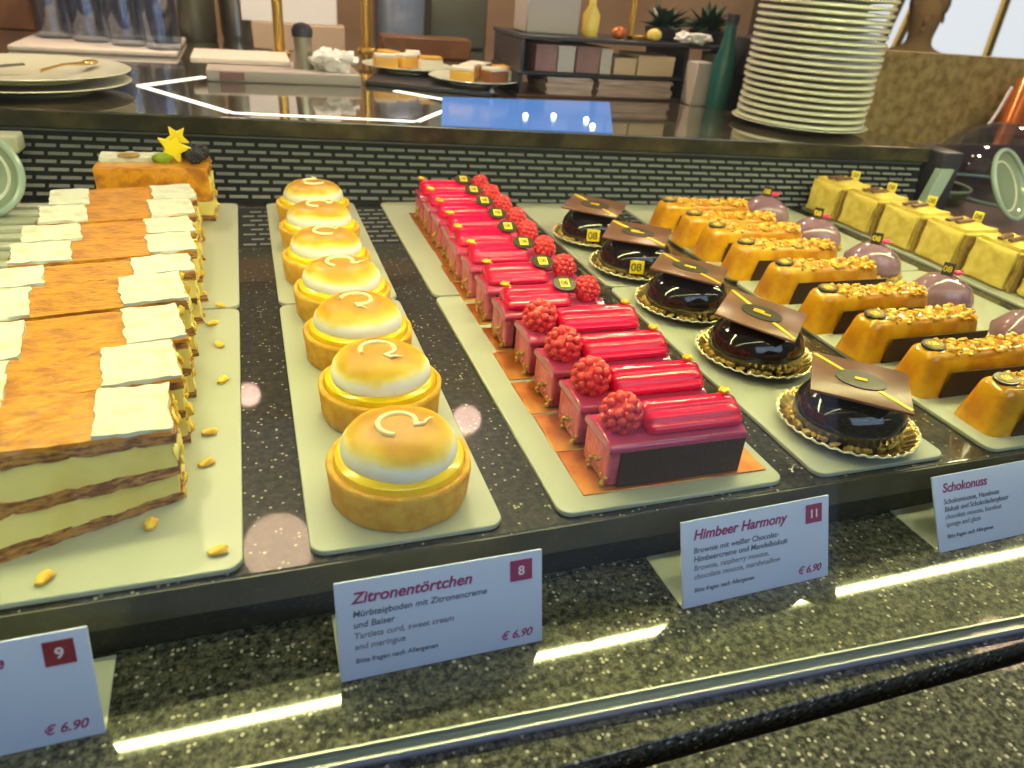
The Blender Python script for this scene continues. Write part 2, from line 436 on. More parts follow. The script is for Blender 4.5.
for r in range(8):
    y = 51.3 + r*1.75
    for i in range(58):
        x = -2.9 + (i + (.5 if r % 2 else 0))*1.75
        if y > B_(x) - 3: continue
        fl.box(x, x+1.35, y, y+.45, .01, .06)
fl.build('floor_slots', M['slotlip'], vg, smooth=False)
m = MB()
for (x0, x1) in ((-30, 98),):
    m.hexa([(x0, T_(x0)-.45, 7.0), (x1, T_(x1)-.45, 7.0), (x1, T_(x1)+.6, 7.0), (x0, T_(x0)+.6, 7.0),
            (x0, T_(x0)-.45, 7.25), (x1, T_(x1)-.45, 7.25), (x1, T_(x1)+.6, 7.25), (x0, T_(x0)+.6, 7.25)])
m.build('top_rail', M['rail'], vg, smooth=False)

# ------------------------------------------------------------------ rear counter (dark marble)
def F_(x): return 73.0 - .135*x          # front edge
m = MB()
xl, xr = -80, 99
m.hexa([(xl, F_(xl)+.5, 7.25), (xr, F_(xr)+.5, 7.25), (xr, 96, 7.25), (xl, 230, 7.25),
        (xl, F_(xl), 9.5), (xr, F_(xr), 9.5), (xr, 96, 9.5), (xl, 230, 9.5)])
m2 = MB().add([(xl,F_(xl),7.3),(xr,F_(xr),7.3),(xr,97,7.3),(90,230,7.3),(xl,230,7.3),
               (xl,F_(xl),9.5),(xr,F_(xr),9.5),(xr,97,9.5),(90,230,9.5),(xl,230,9.5)],
              [(4,3,2,1,0),(5,6,7,8,9),(0,1,6,5),(1,2,7,6),(2,3,8,7),(3,4,9,8),(4,0,5,9)])
o = m2.build('marble_counter', M['marble'], smooth=False, bevel=.15)
tag(o, 'dark brown polished marble counter behind the pastry shelf', 'counter')
MB().hexa([(xl,F_(xl)-.12,7.4),(xr,F_(xr)-.12,7.4),(xr,F_(xr)+.1,7.4),(xl,F_(xl)+.1,7.4),(xl,F_(xl)-.12,9.3),(xr,F_(xr)-.12,9.3),(xr,F_(xr)+.1,9.3),(xl,F_(xl)+.1,9.3)]).build('front_face', M['mface'], o, smooth=False)
# base cabinet under both counters
o = MB().box(-60, 98, 2.6, 58, -60, -1.9).build('cabinet_base', M['black']); tag(o, 'black cabinet body under the pastry shelf', 'cabinet')
o = MB().box(-60, 112, -38, 2.5, -60, LZ-3.4).build('counter_cabinet', M['black']); tag(o, 'black base under the front granite counter', 'cabinet')
o = MB().box(-75, 78, 86, 222, -60, 7.3).build('counter_plinth', M['black']); tag(o, 'black plinth under the dark marble counter', 'cabinet')
# pale block at the far left of the rail and bracket at right end
o = MB().rbox(-36, -27.2, 71.5, 75, 5.2, 7.2, .3).build('bracket', M['tray']); tag(o, 'pale grey bracket at the left end of the vent rail', 'bracket')
m = MB().hexa([(97.2,56.5,.1),(99.6,56.5,.1),(99.6,58,.1),(97.2,58,.1),(99.2,56.8,6.9),(101.8,56.8,6.9),(101.8,58.2,6.9),(99.2,58.2,6.9)])
tag(m.build('bracket', M['edge'], bevel=.1), 'pale green glass bracket at the right end of the black counter', 'bracket')
o = MB().rbox(99.4, 103.5, 57.5, 64, .1, 9.3, .3).build('end_post', M['machine']); tag(o, 'dark slate post closing the right end of the marble counter', 'post')

# hexagon lamp mirrored in the marble top, its reflection built as glowing strips
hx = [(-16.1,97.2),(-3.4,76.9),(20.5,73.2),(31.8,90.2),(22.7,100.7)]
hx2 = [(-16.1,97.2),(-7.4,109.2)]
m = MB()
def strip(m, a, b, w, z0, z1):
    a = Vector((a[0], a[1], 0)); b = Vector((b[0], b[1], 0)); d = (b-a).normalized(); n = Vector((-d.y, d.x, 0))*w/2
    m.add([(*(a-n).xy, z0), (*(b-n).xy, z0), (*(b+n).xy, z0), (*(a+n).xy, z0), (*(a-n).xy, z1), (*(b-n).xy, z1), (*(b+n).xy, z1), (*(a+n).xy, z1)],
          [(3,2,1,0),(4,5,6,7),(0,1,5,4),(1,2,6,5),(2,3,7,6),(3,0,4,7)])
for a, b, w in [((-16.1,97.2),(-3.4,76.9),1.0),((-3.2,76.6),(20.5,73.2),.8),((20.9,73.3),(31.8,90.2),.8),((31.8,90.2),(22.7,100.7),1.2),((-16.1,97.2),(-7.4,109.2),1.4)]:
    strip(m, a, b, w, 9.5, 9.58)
tag(m.build('lamp_reflection', M['hexglint'], smooth=False), 'hexagon lamp reflected in the dark marble counter, built as thin glowing strips', 'light')
bp = thing('blue_reflection', 'blue reflection with four bright spots in the marble counter, built as a glowing sheet', 'painted reflection', (0,0,9.5))  # blue reflection in the marble, painted as a glowing sheet with bright balls
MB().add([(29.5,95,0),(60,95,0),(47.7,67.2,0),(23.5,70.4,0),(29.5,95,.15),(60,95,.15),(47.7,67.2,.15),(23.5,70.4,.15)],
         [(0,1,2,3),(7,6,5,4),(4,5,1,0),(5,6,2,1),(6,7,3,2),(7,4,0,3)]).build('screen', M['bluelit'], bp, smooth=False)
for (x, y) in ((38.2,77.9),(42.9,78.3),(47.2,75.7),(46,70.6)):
    MB().ball((0,0,.35), .42, sub=2).build('glint', M['spark'], bp, (x, y, 0))

# ------------------------------------------------------------------ custard slices
def slice_thing(X0, X1, Y0, Y1, label, seed, rz=0, patchL=True, patchR=True, top=5.0, skew=None, pl=None, pr=None, group='custard slices'):
    cx = (X0+X1)/2; cy = (Y0+Y1)/2
    hx_, hy = (X1-X0)/2, (Y1-Y0)/2
    if rz:
        c_, s_ = math.cos(rz), math.sin(rz); cx = X1 - hx_*c_ - hy*s_; cy = Y0 - hx_*s_ + hy*c_
    t = thing('custard_slice', label, 'pastry', (cx, cy, TZ), rz, group)
    h = top - TZ; k = h/4.65
    def L(name, z0, z1, mt, ins, j, par=t, nx=26, ny=9):
        return MB().slab(-hx_+ins, hx_-ins, -hy+ins*.6, hy-ins*.6, z0*k, z1*k, nx, ny, j, seed+z0, skew=skew).build(name, M[mt], par, angle=55)
    L('pastry_sheet', 0, .55, 'puff', .0, .28)
    L('cream_layer', .5, 1.85, 'custard', .12, .12)
    L('pastry_sheet', 1.8, 2.4, 'puff', .02, .28)
    L('cream_layer', 2.35, 3.95, 'custard', .10, .12)
    L('pastry_sheet', 3.9, 4.45, 'puff', .0, .22)
    L('apricot_glaze', 4.42, 4.65, 'oglaze', .05, .10)
    if patchR:
        a, b = pr or (hx_-4.1, hx_-.05)
        MB().slab(a, b, -hy+.05, hy-.25, 4.62*k, 4.86*k, 16, 9, .16, seed+3, skew=skew).build('powdered_sugar', M['sugar'], t, angle=60)
    if patchL:
        a, b = pl or (-hx_+.1, -hx_+4.6)
        MB().slab(a, b, -hy+.05, hy-.25, 4.62*k, 4.86*k, 16, 9, .16, seed+5, skew=skew).build('powdered_sugar', M['sugar'], t, angle=60)
    # crumbly custard end, right side
    r = random.Random(seed); m = MB()
    sm = MB()
    for i in range(15):
        z = r.random()*h*.8
        p = Vector((hx_-.1, r.uniform(-hy+.5, hy-.5), z+.4))
        if skew: p = skew(p)
        sm.ball(p, r.uniform(.35,.7), .5, 1.2, 1.3, sub=2, bump=.4, fr=2)
    sm.build('custard_smear', M['custard'], t)
    for i in range(20):
        z = r.random()*h*.97; y = r.uniform(-hy+.3, hy-.3)
        p = Vector((hx_-.05+r.random()*.25, y, z+.15))
        if skew: p = skew(p)
        m.ball(p, r.uniform(.14,.38), r.uniform(.5,1), r.uniform(.7,1.3), r.uniform(.7,1.8), sub=1, bump=.5, fr=3)
    m.build('flaky_crumbs', M['flake'], t)
    return t
ys = [6.2, 12.1, 17.9, 24.4, 30.6, 35.3, 40.8, 46.0, 52.0]
nm = ['nearest custard slice with its layered cut face towards the glass', 'second custard slice, right behind the nearest one',
      'third custard slice from the front with white sugared ends', 'fourth custard slice from the front with white sugared ends',
      'fifth custard slice from the front, middle of the left row', 'sixth custard slice from the front with white sugared ends',
      'seventh custard slice from the front, narrow white ends', 'eighth custard slice, third from the back of the left row',
      'ninth custard slice, just in front of the fruit topped one']
def skew0(p):       # the nearest slice is squashed: it fans out towards the lower left
    t = max(0., min(1.4, (6.2 - p.x)/13.)); zz = p.z/4.65
    if p.y < 1.5: p = Vector((p.x, p.y - t*(1-zz)*3.9*(1 if p.y < -1 else .4), p.z))
    return Vector((p.x, p.y, p.z*(1+.10*t)))
for i, y in enumerate(ys):
    nx = ys[i+1] if i < 8 else 58.2
    xl_ = [-19.3,-20.2,-20.6,-20.9,-20.6,-20.3,-20.6,-20.3,-20.5][i]
    xr_ = [-6.5,-6.4,-6.3,-6.5,-6.3,-6.3,-6.7,-6.8,-7.0][i]
    hw = (xr_-xl_)/2
    inner = [-10.3,-10.6,-10.0,-10.9,-10.8,-10.1,-10.7,-10.8,-11.1][i] - (xl_+xr_)/2
    li = [-15,-15.6,-15.9,-16.7,-17.0,-15.9,-16,-16.3,-17][i] - (xl_+xr_)/2
    slice_thing(xl_, xr_, y, y+(nx-y)*.975-.22, nm[i], i*3+1, rz=[.10,.15,.17,.18,.18,.17,.17,.17,.16][i], skew=skew0 if i == 0 else None, pl=(-hw+.1, li), pr=(inner, hw-.05),
                top=5.0 + (.12 if i % 2 else 0))
t = slice_thing(-17.6, -5.9, 59.4, 65.0, 'farthest custard slice, topped with yellow star fruit and blackberries', 77, patchR=False, patchL=False, top=6.5)
MB().slab(-5.6, .6, -.2, 2.9, 6.15, 6.6, 14, 8, .25, 4).build('powdered_sugar', M['sugar'], t)
MB().lathe([(0,6.6),(1.1,6.6),(1.2,6.75),(0,6.83)], 20, Matrix.Translation((-2.6,.7,0))).build('chocolate_disc', M['ydark'], t)
MB().slab(-5.8, 5.7, -3.0, -2.6, 2.4, 6.1, 22, 3, .22, 31).build('apricot_drip', M['oglaze'], t)
# star fruit
m = MB(); star = []
for k in range(10):
    r = 1.9 if k % 2 == 0 else .9
    star.append((r*math.cos(k*PI/5+.3), r*math.sin(k*PI/5+.3)))
m.prism(star, -.3, .3, 'Y', Matrix.Translation((2.2, .4, 7.6)) @ Matrix.Rotation(.3, 4, 'Y'))
m.prism([(a*.75, b*.75) for a, b in star], -.25, .25, 'Y', Matrix.Translation((2.6, 1.2, 8.6)) @ Matrix.Rotation(.7, 4, 'Y'))
m.build('star_fruit', M['fruit'], t, bevel=.08)
MB().ball((.9,-.1,6.6), .9, 1.3, .8, .7, bump=.4, fr=2).build('green_leaf', M['green'], t)
def berry(r=1.25, seed=1, sy=.95, sz=1.0):
    m = MB(); g = random.Random(seed); n = 58
    for i in range(n):
        z = 1 - 2*(i+.5)/n; a = i*2.39996
        q = math.sqrt(1-z*z)
        if z > .93: continue
        m.ball((r*.80*q*math.cos(a), r*.80*sy*q*math.sin(a), r*.80*z*sz), r*.235*g.uniform(.9,1.1), sub=2)
    m.ball((0,0,0), r*.82, 1, sy, sz, sub=2)
    return m
for (x, y) in ((4.4, -.8), (5.0, 1.2), (3.5, 1.5)):
    berry(.95, 3).build('blackberry', M['berry'], t, (x, y, 7.0))
# crumbs lying on the tray
cr = MB().ball((0,0,0), .42, 1.3, .8, .45, sub=2, bump=.6, fr=2)
c0 = None
for i, (x, y, a) in enumerate([(-5.3,13,0),(-4.6,20,1),(-4.9,26,2),(-5.4,9.5,.5),(-8.1,4.2,1.4),(-5.0,34,2.2),(-4.6,1.2,.2),(-12.6,1.1,1.1),(-5.5,30.2,.4)]):
    if c0 is None:
        c0 = cr.build('pastry_crumb', M['flake'], None, (x, y, TZ+.17)); c0.rotation_euler.z = a
        tag(c0, 'small golden pastry crumb lying on the tray of custard slices', 'crumb', 'pastry crumbs beside the custard slices')
    else:
        dup(c0, (x, y, TZ+.17), a)

# ------------------------------------------------------------------ lemon meringue tarts
def make_tart():
    t = thing('meringue_tart', '', 'tart', (0,0,TZ), 0, 'lemon meringue tarts')
    R = 4.2
    MB().lathe([(0,0),(R-.35,0),(R-.15,.12),(R-.05,1.3),(R+.05,2.15),(R+.02,2.38),(R-.16,2.5),(R-.34,2.42),(R-.42,1.9),(0,1.9)], 64,
               rad=lambda a, j: 1+.008*math.sin(a*9+j)).build('pastry_shell', M['shell'], t, angle=70)
    MB().lathe([(0,1.85),(R-.42,1.85),(R-.36,2.4),(R-.45,2.75),(R-.8,2.98),(0,2.8)], 48).build('lemon_curd', M['curd'], t)
    r = 3.42
    prof = [(0,2.3),(r-.8,2.35),(r-.3,2.55),(r-.05,2.9),(r,3.25),(r-.12,3.7),(r-.45,4.15),(r-1.0,4.5),(r-1.8,4.72),(r-2.6,4.78),(0,4.76)]
    mg = MB().lathe(prof, 56, rad=lambda a, j: 1+.012*math.sin(a*3+1)+.008*math.sin(a*5)).build('meringue', M['mer'], t, angle=80)
    pts = []; rr = []
    for k in range(22):
        a = 3.9 - k*.23; q = 1.22*(1 - .010*k)
        pts.append((q*1.05*math.cos(a)-.1, q*math.sin(a), 4.78)); rr.append(.16)
    for k in range(1, 6):
        pts.append((pts[21][0]+k*.25, pts[21][1]-.10*k*(1 if k < 3 else .2), 4.78+.02*k)); rr.append(.16-.024*k)
    MB().tube(pts, rr, 8).build('swirl', M['swirl'], mg)
    return t
ty = [4.5, 13.9, 22.7, 31.4, 40.2, 49.5, 58.6]; tx = [5.6, 6.0, 5.7, 5.5, 5.0, 5.2, 5.3]
tl = ['nearest lemon meringue tart, directly behind its price card', 'second lemon meringue tart from the glass', 'third lemon meringue tart from the glass',
      'middle lemon meringue tart, fourth in its row', 'fifth lemon meringue tart from the glass', 'second farthest lemon meringue tart', 'farthest lemon meringue tart, in front of the vent grille']
t0 = make_tart()
for i in range(7):
    a = [0.5, -.4, -.9, .3, 1.3, .8, 2.0][i]
    if i == 0: t0.location = Vector((tx[0], ty[0], TZ))*K; t0['label'] = tl[0]; t0.rotation_euler.z = a
    else: dup(t0, (tx[i], ty[i], TZ), a, tl[i])

# ------------------------------------------------------------------ monogram
def plaque(parent, loc, rx=.95, ry=.75, rot=(0,0,0), s=1.):
    p = MB().lathe([(0,-.08),(1,-.08),(1.03,0),(1,.07),(0,.09)], 32, Matrix.Diagonal((rx, ry, 1, 1))).build('oval_plaque', M['plaque'], parent, loc, rot)
    q = .42*s
    MB().rbox(-q, q, -q, q, .07, .14, .03).build('emblem', M['logo'], p)
    text('08', .62*s, M['plaque'], p, 'monogram', (-.34*s, -.22*s, .15), (0,0,0), bold=.008)
    return p

# ------------------------------------------------------------------ raspberry bars
def ridge(n=48):
    """three-ribbed jelly section in (y, z)"""
    pts = []
    C_ = [(-1.05, .42, .42), (-.62, .80, .52), (.05, .98, .72), (.75, .60, .55)]
    for k in range(n+1):
        a = PI*k/n
        d = Vector((math.cos(a), math.sin(a)))
        best = 0
        for (cy, cz, r) in C_:
            # ray from origin (0,0) against circle
            b = d.x*cy + d.y*cz; c = cy*cy + cz*cz - r*r; disc = b*b - c
            if disc > 0: best = max(best, b + math.sqrt(disc))
        best = max(best, .9)
        pts.append((d.x*best, d.y*best))
    return pts
def make_bar(front):
    t = thing('raspberry_bar', '', 'cake', (0,0,TZ), 0, 'raspberry bars on gold boards')
    # local x=0 is the left end of the gold board, y=0 its front edge
    MB().rbox(0, 13.3, 0, 4.7, 0, .10, .04, 1).build('gold_board', M['gold'], t)
    a, b = (1.6, 11.1) if front else (.7, 9.9)
    H = 2.95
    MB().rbox(a, b, .45, 4.15, .1, H, .25, 3).build('mousse_block', M['mousse'], t)
    m = MB().prism([(.28,H-.30),(.22,H-.02),(.35,H+.22),(.8,H+.42),(2.3,H+.55),(3.8,H+.42),(4.25,H+.22),(4.38,H-.02),(4.32,H-.30)], a-.10, b+.12, 'X', n=1)
    m.build('pink_glaze', M['pglaze'], t, angle=50, bevel=.12)
    MB().box(a+.75, b+.10, .25, .40, .12, H-.22).build('chocolate_sheet', M['choco'], t, bevel=.03)
    MB().box(a+.75, b+.10, 4.2, 4.35, .12, H-.22).build('chocolate_sheet', M['choco'], t, bevel=.03)
    rd = ridge()
    x0, x1 = (4.3, b-.05) if front else (1.0, 6.6)
    m = MB(); n = 14; vs = []; fs = []; mm = len(rd)
    for k in range(n+1):
        u = k/n; x = x0 + (x1-x0)*u
        e = min(u, 1-u)*(x1-x0); s = 1 if e > .45 else .86 + .14*math.sqrt(max(0, 1-(1-e/.45)**2))
        for (p, q) in rd: vs.append((x, 2.3+p*s*1.12, H+.36+q*s*.92))
    for k in range(n):
        for i in range(mm-1):
            fs.append((k*mm+i, (k+1)*mm+i, (k+1)*mm+i+1, k*mm+i+1))
    fs.append(tuple(range(mm))); fs.append(tuple(range(n*mm, n*mm+mm))[::-1])
    m.add(vs, fs).build('red_jelly', M['gel'], t, angle=70)
    rx = 2.9 if front else 8.6
    rb = berry(1.42 if front else 1.22, 5, .98, .92).build('raspberry', M['rasp'], t, (rx, 2.2, H+1.45), (.25, -.5, .6) if front else (.5, 1.2, .3))
    # gold leaf flake
    lx = b-.7 if front else 1.2
    MB().ball((0,0,0), .5, 1.1, .6, .3, sub=2, bump=.8, fr=1.7).build('gold_leaf', M['leaf'], t, (lx, 2.6, H+2.12), (.3, .2, .5))
    if not front: plaque(t, (6.3, 2.0, H+2.1), 1.05, .80, (.50, .05, 0), 1.05)
    # crumbly nut spill at the left foot
    r = random.Random(4); m = MB()
    for i in range(16): m.ball((a-.18+r.random()*.3, r.uniform(.3,4), .2+r.random()**2*1.4), r.uniform(.10,.22), sub=1)
    m.build('nut_crumbs', M['nut'], t)
    return t
by = [1.8, 6.6, 11.5, 16.7, 21.9, 27.4, 32.9, 37.8, 42.6, 47.4, 52.2, 57.0]
lab = ['nearest raspberry bar, whole berry on its left end', 'second raspberry bar from the glass, berry on the left end', 'third raspberry bar from the glass, berry on the left end',
       'fourth raspberry bar, last one with the berry on the left', 'fifth raspberry bar, first with an oval plaque, berry on the right', 'sixth raspberry bar from the glass, plaque beside berry',
       'seventh raspberry bar from the glass, plaque beside berry', 'eighth raspberry bar from the glass, plaque beside berry', 'ninth raspberry bar from the glass, plaque beside berry',
       'tenth raspberry bar, third from the back of its row', 'second farthest raspberry bar of the row', 'farthest raspberry bar, before the vent grille']
bf = make_bar(True); bb = make_bar(False)
for i, y in enumerate(by):
    L_ = (16.4 + (.5 if i > 3 else 0) + (.3 if i > 7 else 0), y - (.45 if i < 4 else .8), TZ)
    src = bf if i < 4 else bb
    rz = rnd.uniform(-.02, .02)
    if i in (0, 4): src.location = Vector(L_)*K; src['label'] = lab[i]; src.rotation_euler.z = rz
    else: dup(src, L_, rz, lab[i])

# ------------------------------------------------------------------ chocolate domes
def make_dome():
    t = thing('chocolate_dome', '', 'cake', (0,0,TZ), 0, 'chocolate domes on gold paper cups')
    R = 5.0; n = 216
    def rp(a, j): return 1 + (.018*math.sin(a*36) if j in (4,5) else 0)
    m = MB(); prof = [(0,.06),(3.3,.06),(3.9,.14),(4.4,.40),(4.75,.72),(R,.85)]
    vs = []; fs = []; mm = len(prof)
    for i in range(n):
        a = 2*PI*i/n; w = math.sin(a*36)
        for j, (r, z) in enumerate(prof):
            amp = (0,0,.06,.16,.20,.16)[j]
            vs.append((r*math.cos(a), r*math.sin(a), z + amp*w*.6 + (.0)))
    low = len(vs)
    for i in range(n):
        for j in range(mm-1):
            k = (i+1) % n
            fs.append((i*mm+j, k*mm+j, k*mm+j+1, i*mm+j+1))
    m.add(vs, fs)
    dl = m.build('paper_cup', M['goldfoil'], t, angle=80)
    so = dl.modifiers.new('thick', 'SOLIDIFY'); so.thickness = .06*K; so.offset = -1
    # pale scalloped rim
    pts = [((R+.04)*math.cos(2*PI*i/144), (R+.04)*math.sin(2*PI*i/144), .85+.07*math.sin(2*PI*i/144*36)) for i in range(144)]
    MB().tube(pts, .07, 6, True).build('cup_rim', M['porc2'], dl)
    prof = [(0,.15),(3.5,.15),(3.9,.45),(4.1,1.1),(4.1,1.9),(3.85,2.7),(3.4,3.4),(2.6,3.9),(1.5,4.15),(0,4.2)]
    # smooth the profile
    P = []
    for i in range(len(prof)-1):
        P.append(prof[i]); P.append(((prof[i][0]+prof[i+1][0])/2, (prof[i][1]+prof[i+1][1])/2))
    P.append(prof[-1])
    MB().lathe(prof, 64, Matrix.Diagonal((1.0, .92, .93, 1))).build('glazed_dome', M['dome'], t, angle=80)
    r = random.Random(2); m = MB()
    for i in range(54):
        a = 2*PI*i/54 + r.uniform(-.05,.05)
        m.ball((4.0*math.cos(a), 3.5*math.sin(a), .55+r.uniform(-.15,.2)), r.uniform(.24,.40), sub=1, bump=.4, fr=4)
    m.build('pistachio_ring', M['nut'], t)
    return t
def choc_plate(t, cx, cy, z, tilt, rz, medal):
    p = MB().rbox(-3.35, 3.35, -3.0, 3.0, -.11, .11, .07, 2).build('chocolate_plate', M['milk'], t, (cx, cy, z), (tilt[0], tilt[1], rz))
    s = MB()
    for (x0, y0, x1, y1) in ((-3.2, 2.6, -1.2, .98), (1.2, -.98, 3.25, -2.6)):
        strip(s, (x0, y0), (x1, y1), .30, .10, .15)
    s.build('gold_stripe', M['logo'], p)
    d = MB().lathe([(0,.1),(1,.1),(1,.19),(0,.2)], 40, Matrix.Diagonal((1.75, 1.25, 1, 1))).build('medallion', M['plaque'], p)
    m = MB()
    if medal == 0: m.rbox(-.42,.42,-.2,.2,.2,.27,.05,1)
    elif medal == 1: m.rbox(-.75,.15,-.3,.35,.2,.27,.05,1); m.rbox(.05,.75,-.3,.0,.2,.27,.05,1)
    else: m.rbox(-.55,.55,-.25,.25,.2,.27,.05,1)
    m.build('gold_mark', M['leaf'], d)
    return p
dl = ['nearest chocolate dome on its gold cup, brown chocolate square on top', 'second chocolate dome from the glass', 'middle chocolate dome, third in its row',
      'second farthest chocolate dome, yellow monogram on its side', 'farthest chocolate dome, yellow monogram on its side']
pos = [(39.0,4.7,1),(38.8,16.2,1),(38.3,27.2,1),(38.1,38.0,1),(37.7,48.6,1)]
d0 = make_dome()
for i, (x, y, s) in enumerate(pos):
    if i == 0: d = d0; d.location = Vector((x, y, TZ))*K; d['label'] = dl[0]
    else: d = dup(dbase, (x, y, TZ), [0,.2,.4,.1,.5][i], dl[i])
    if i == 0:
        dbase = d0
        # remember the bare dome by duplicating before the plate goes on
        spare = [dup(d0, (pos[k][0], pos[k][1], TZ), 0, dl[k]) for k in range(1, 5)]
        choc_plate(d, -.5, -.5, 4.3, (.05, .02), -.68, 0)
        break
for k, d in enumerate(spare):
    i = k+1
    choc_plate(d, -.4, -.2, 4.3, [(0,0),(.05,.10),(-.04,.05),(.05,.0),(.04,.03)][i], [0,-.80,-.70,-.62,-.66][i], [0,1,2,1,2][i])
    if i >= 3:
        e = MB().rbox(-.75,.75,-.7,.7,-.04,.05,.04,1).build('emblem', M['logo'], d, (-1.7, -3.55, 1.75), (PI/2-.15, 0, -.3))
        text('08', 1.15, M['plaque'], e, 'monogram', (-.66, -.4, .06), (0,0,0), bold=.015)

# ------------------------------------------------------------------ caramel nut bars
def make_caramel(L=13.9, full=True):
    t = thing('caramel_bar', '', 'cake', (0,0,TZ), 0, 'caramel nut bars')
    # local origin: left front foot; width 3.9 along y
    W = 3.9; H = 3.75
    bm = bmesh.new(); bmesh.ops.create_cube(bm, size=1)
    for v in bm.verts:
        up = v.co.z > 0; sx = 1 if v.co.x > 0 else -1; sy = 1 if v.co.y > 0 else -1
        v.co = Vector((L/2 + sx*(L/2 - (.75 if up and sx < 0 else .35 if up else 0)), W/2 + sy*(W/2 - (.62 if up else 0)), (H if sx < 0 else H*.93) if up else 0))
    bmesh.ops.bevel(bm, geom=[e for e in bm.edges if max(e.verts[0].co.z, e.verts[1].co.z) > .1], offset=.78, segments=6, profile=.5, affect='EDGES')
    bmesh.ops.subdivide_edges(bm, edges=[e for e in bm.edges if e.calc_length() > 3], cuts=12, use_grid_fill=True)
    bm.verts.ensure_lookup_table(); vs = []
    for v in bm.verts:
        p = v.co.copy(); p.z *= 1 + .02*math.sin(p.x*1.7)
        vs.append(p)
    MB().add(vs, [[v.index for v in f.verts] for f in bm.faces]).build('caramel_glaze', M['cara'], t, angle=75); bm.free()
    for y in (-.16, W+.02):
        MB().add([(2.0,y,0),(L+.2,y,0),(L+.2,y+.14,0),(2.0,y+.14,0),(2.5,y,2.35),(L+.2,y,2.2),(L+.2,y+.14,2.2),(2.5,y+.14,2.35)],
                 [(3,2,1,0),(4,5,6,7),(0,1,5,4),(1,2,6,5),(2,3,7,6),(3,0,4,7)]).build('chocolate_sheet', M['choco'], t, bevel=.03)
    r = random.Random(9); m = MB()
    for i in range(95):
        x = r.uniform(2.9, L-.3); y = r.gauss(W/2, .75)
        y = min(max(y, .55), W-.55)
        z = H*(1 - .07*((y-W/2)/1.4)**2)*(1-.07*x/L) + r.uniform(-.05,.14)
        m.ball((x, y, z), r.uniform(.2,.42), r.uniform(.8,1.3), r.uniform(.7,1.1), r.uniform(.5,.9), sub=1, bump=.5, fr=3)
    m.build('chopped_nuts', M['hazel'], t, angle=60)
    p = MB().lathe([(0,-.1),(1,-.1),(1.03,0),(1,.12),(0,.14)], 32, Matrix.Diagonal((1.0, .82, 1, 1))).build('oval_plaque', M['plaque'], t, (1.75, W/2, H+.12), (.10, -.05, 0))
    MB().lathe([(0,.13),(.78,.13),(.78,.16),(0,.17)], 28, Matrix.Diagonal((1.0, .80, 1, 1))).build('plaque_face', M['ydark'], p)
    text('08', .8, M['logo'], p, 'monogram', (-.45, -.26, .18), (0,0,0), bold=.01)
    return t
ey = [1.1, 7.1, 13.3, 19.5, 26.6, 33.4, 39.3, 44.2, 50.2]
ex = [49.6, 48.6, 48.3, 48.1, 48.4, 48.2, 48.2, 48.0, 47.9]
el = ['nearest caramel nut bar, cut by the right edge of the picture', 'second caramel nut bar from the glass', 'third caramel nut bar from the glass', 'fourth caramel nut bar from the glass',
      'middle caramel nut bar, fifth in its row', 'sixth caramel nut bar from the glass', 'seventh caramel nut bar from the glass', 'second farthest caramel nut bar', 'farthest caramel nut bar, before the vent grille']
e0 = make_caramel()
for i in range(9):
    rz = [-.02, 0, .03, 0, .02, -.02, .01, 0, .0][i]
    if i == 0: e0.location = Vector((ex[0], ey[0], TZ))*K; e0['label'] = el[0]; e0.rotation_euler.z = rz
    else: dup(e0, (ex[i], ey[i], TZ), rz, el[i])

# ------------------------------------------------------------------ purple glazed domes
def make_purple():
    t = thing('purple_dome', '', 'cake', (0,0,TZ), 0, 'purple glazed domes')
    n = 48; prof = [(0,.25),(2.7,.25),(3.15,.6),(3.35,1.3),(3.25,2.1),(2.85,2.9),(2.1,3.55),(1.1,4.0),(.5,4.2),(0,4.3)]
    m = MB().lathe(prof, n)
    # pull the body towards a blunt point on the left
    m.v = [((x*1.0 - (.9*(z/4.3)**1.5 if z > 1 else 0) + (-.55 if x < -2 and z < 2.5 else 0)), y*.9, z) for x, y, z in m.v]
    m.build('glazed_body', M['purple'], t, angle=80)
    r = random.Random(5); m = MB()
    for i in range(40):
        a = 2*PI*i/40
        m.ball((3.25*math.cos(a), 3.0*math.sin(a), .35+r.uniform(-.1,.2)), r.uniform(.22,.42), sub=1, bump=.4, fr=4)
    m.build('nut_ring', M['nut'], t)
    p = MB().rbox(-.62,.62,-.07,.07,-.75,.75,.05,1).build('square_plaque', M['plaque'], t, (-.9,-.5,4.85), (-.15,0,-.3))
    text('08', .95, M['logo'], p, 'monogram', (-.55,-.09,-.32), (PI/2,0,0), bold=.02)
    MB().ball((0,0,0), .55, 1.2, .7, .5, sub=2, bump=.7, fr=2).build('pink_petal', M['petal'], t, (.3,-.3,4.55))
    return t
pl = ['nearest purple glazed dome, cut by the right edge', 'second purple glazed dome from the glass', 'middle purple glazed dome of its row', 'second farthest purple glazed dome', 'farthest purple glazed dome, against the vent grille']
p0 = make_purple(); p0.scale = (.9, .9, .9)
for i, (x, y) in enumerate([(67.9,13.3),(67.6,23.4),(67.3,33.4),(67.0,43.4),(66.6,53.6)]):
    if i == 0: p0.location = Vector((x, y, TZ))*K; p0['label'] = pl[0]; p0.rotation_euler.z = -.5
    else: dup(p0, (x, y, TZ), -.5, pl[i])

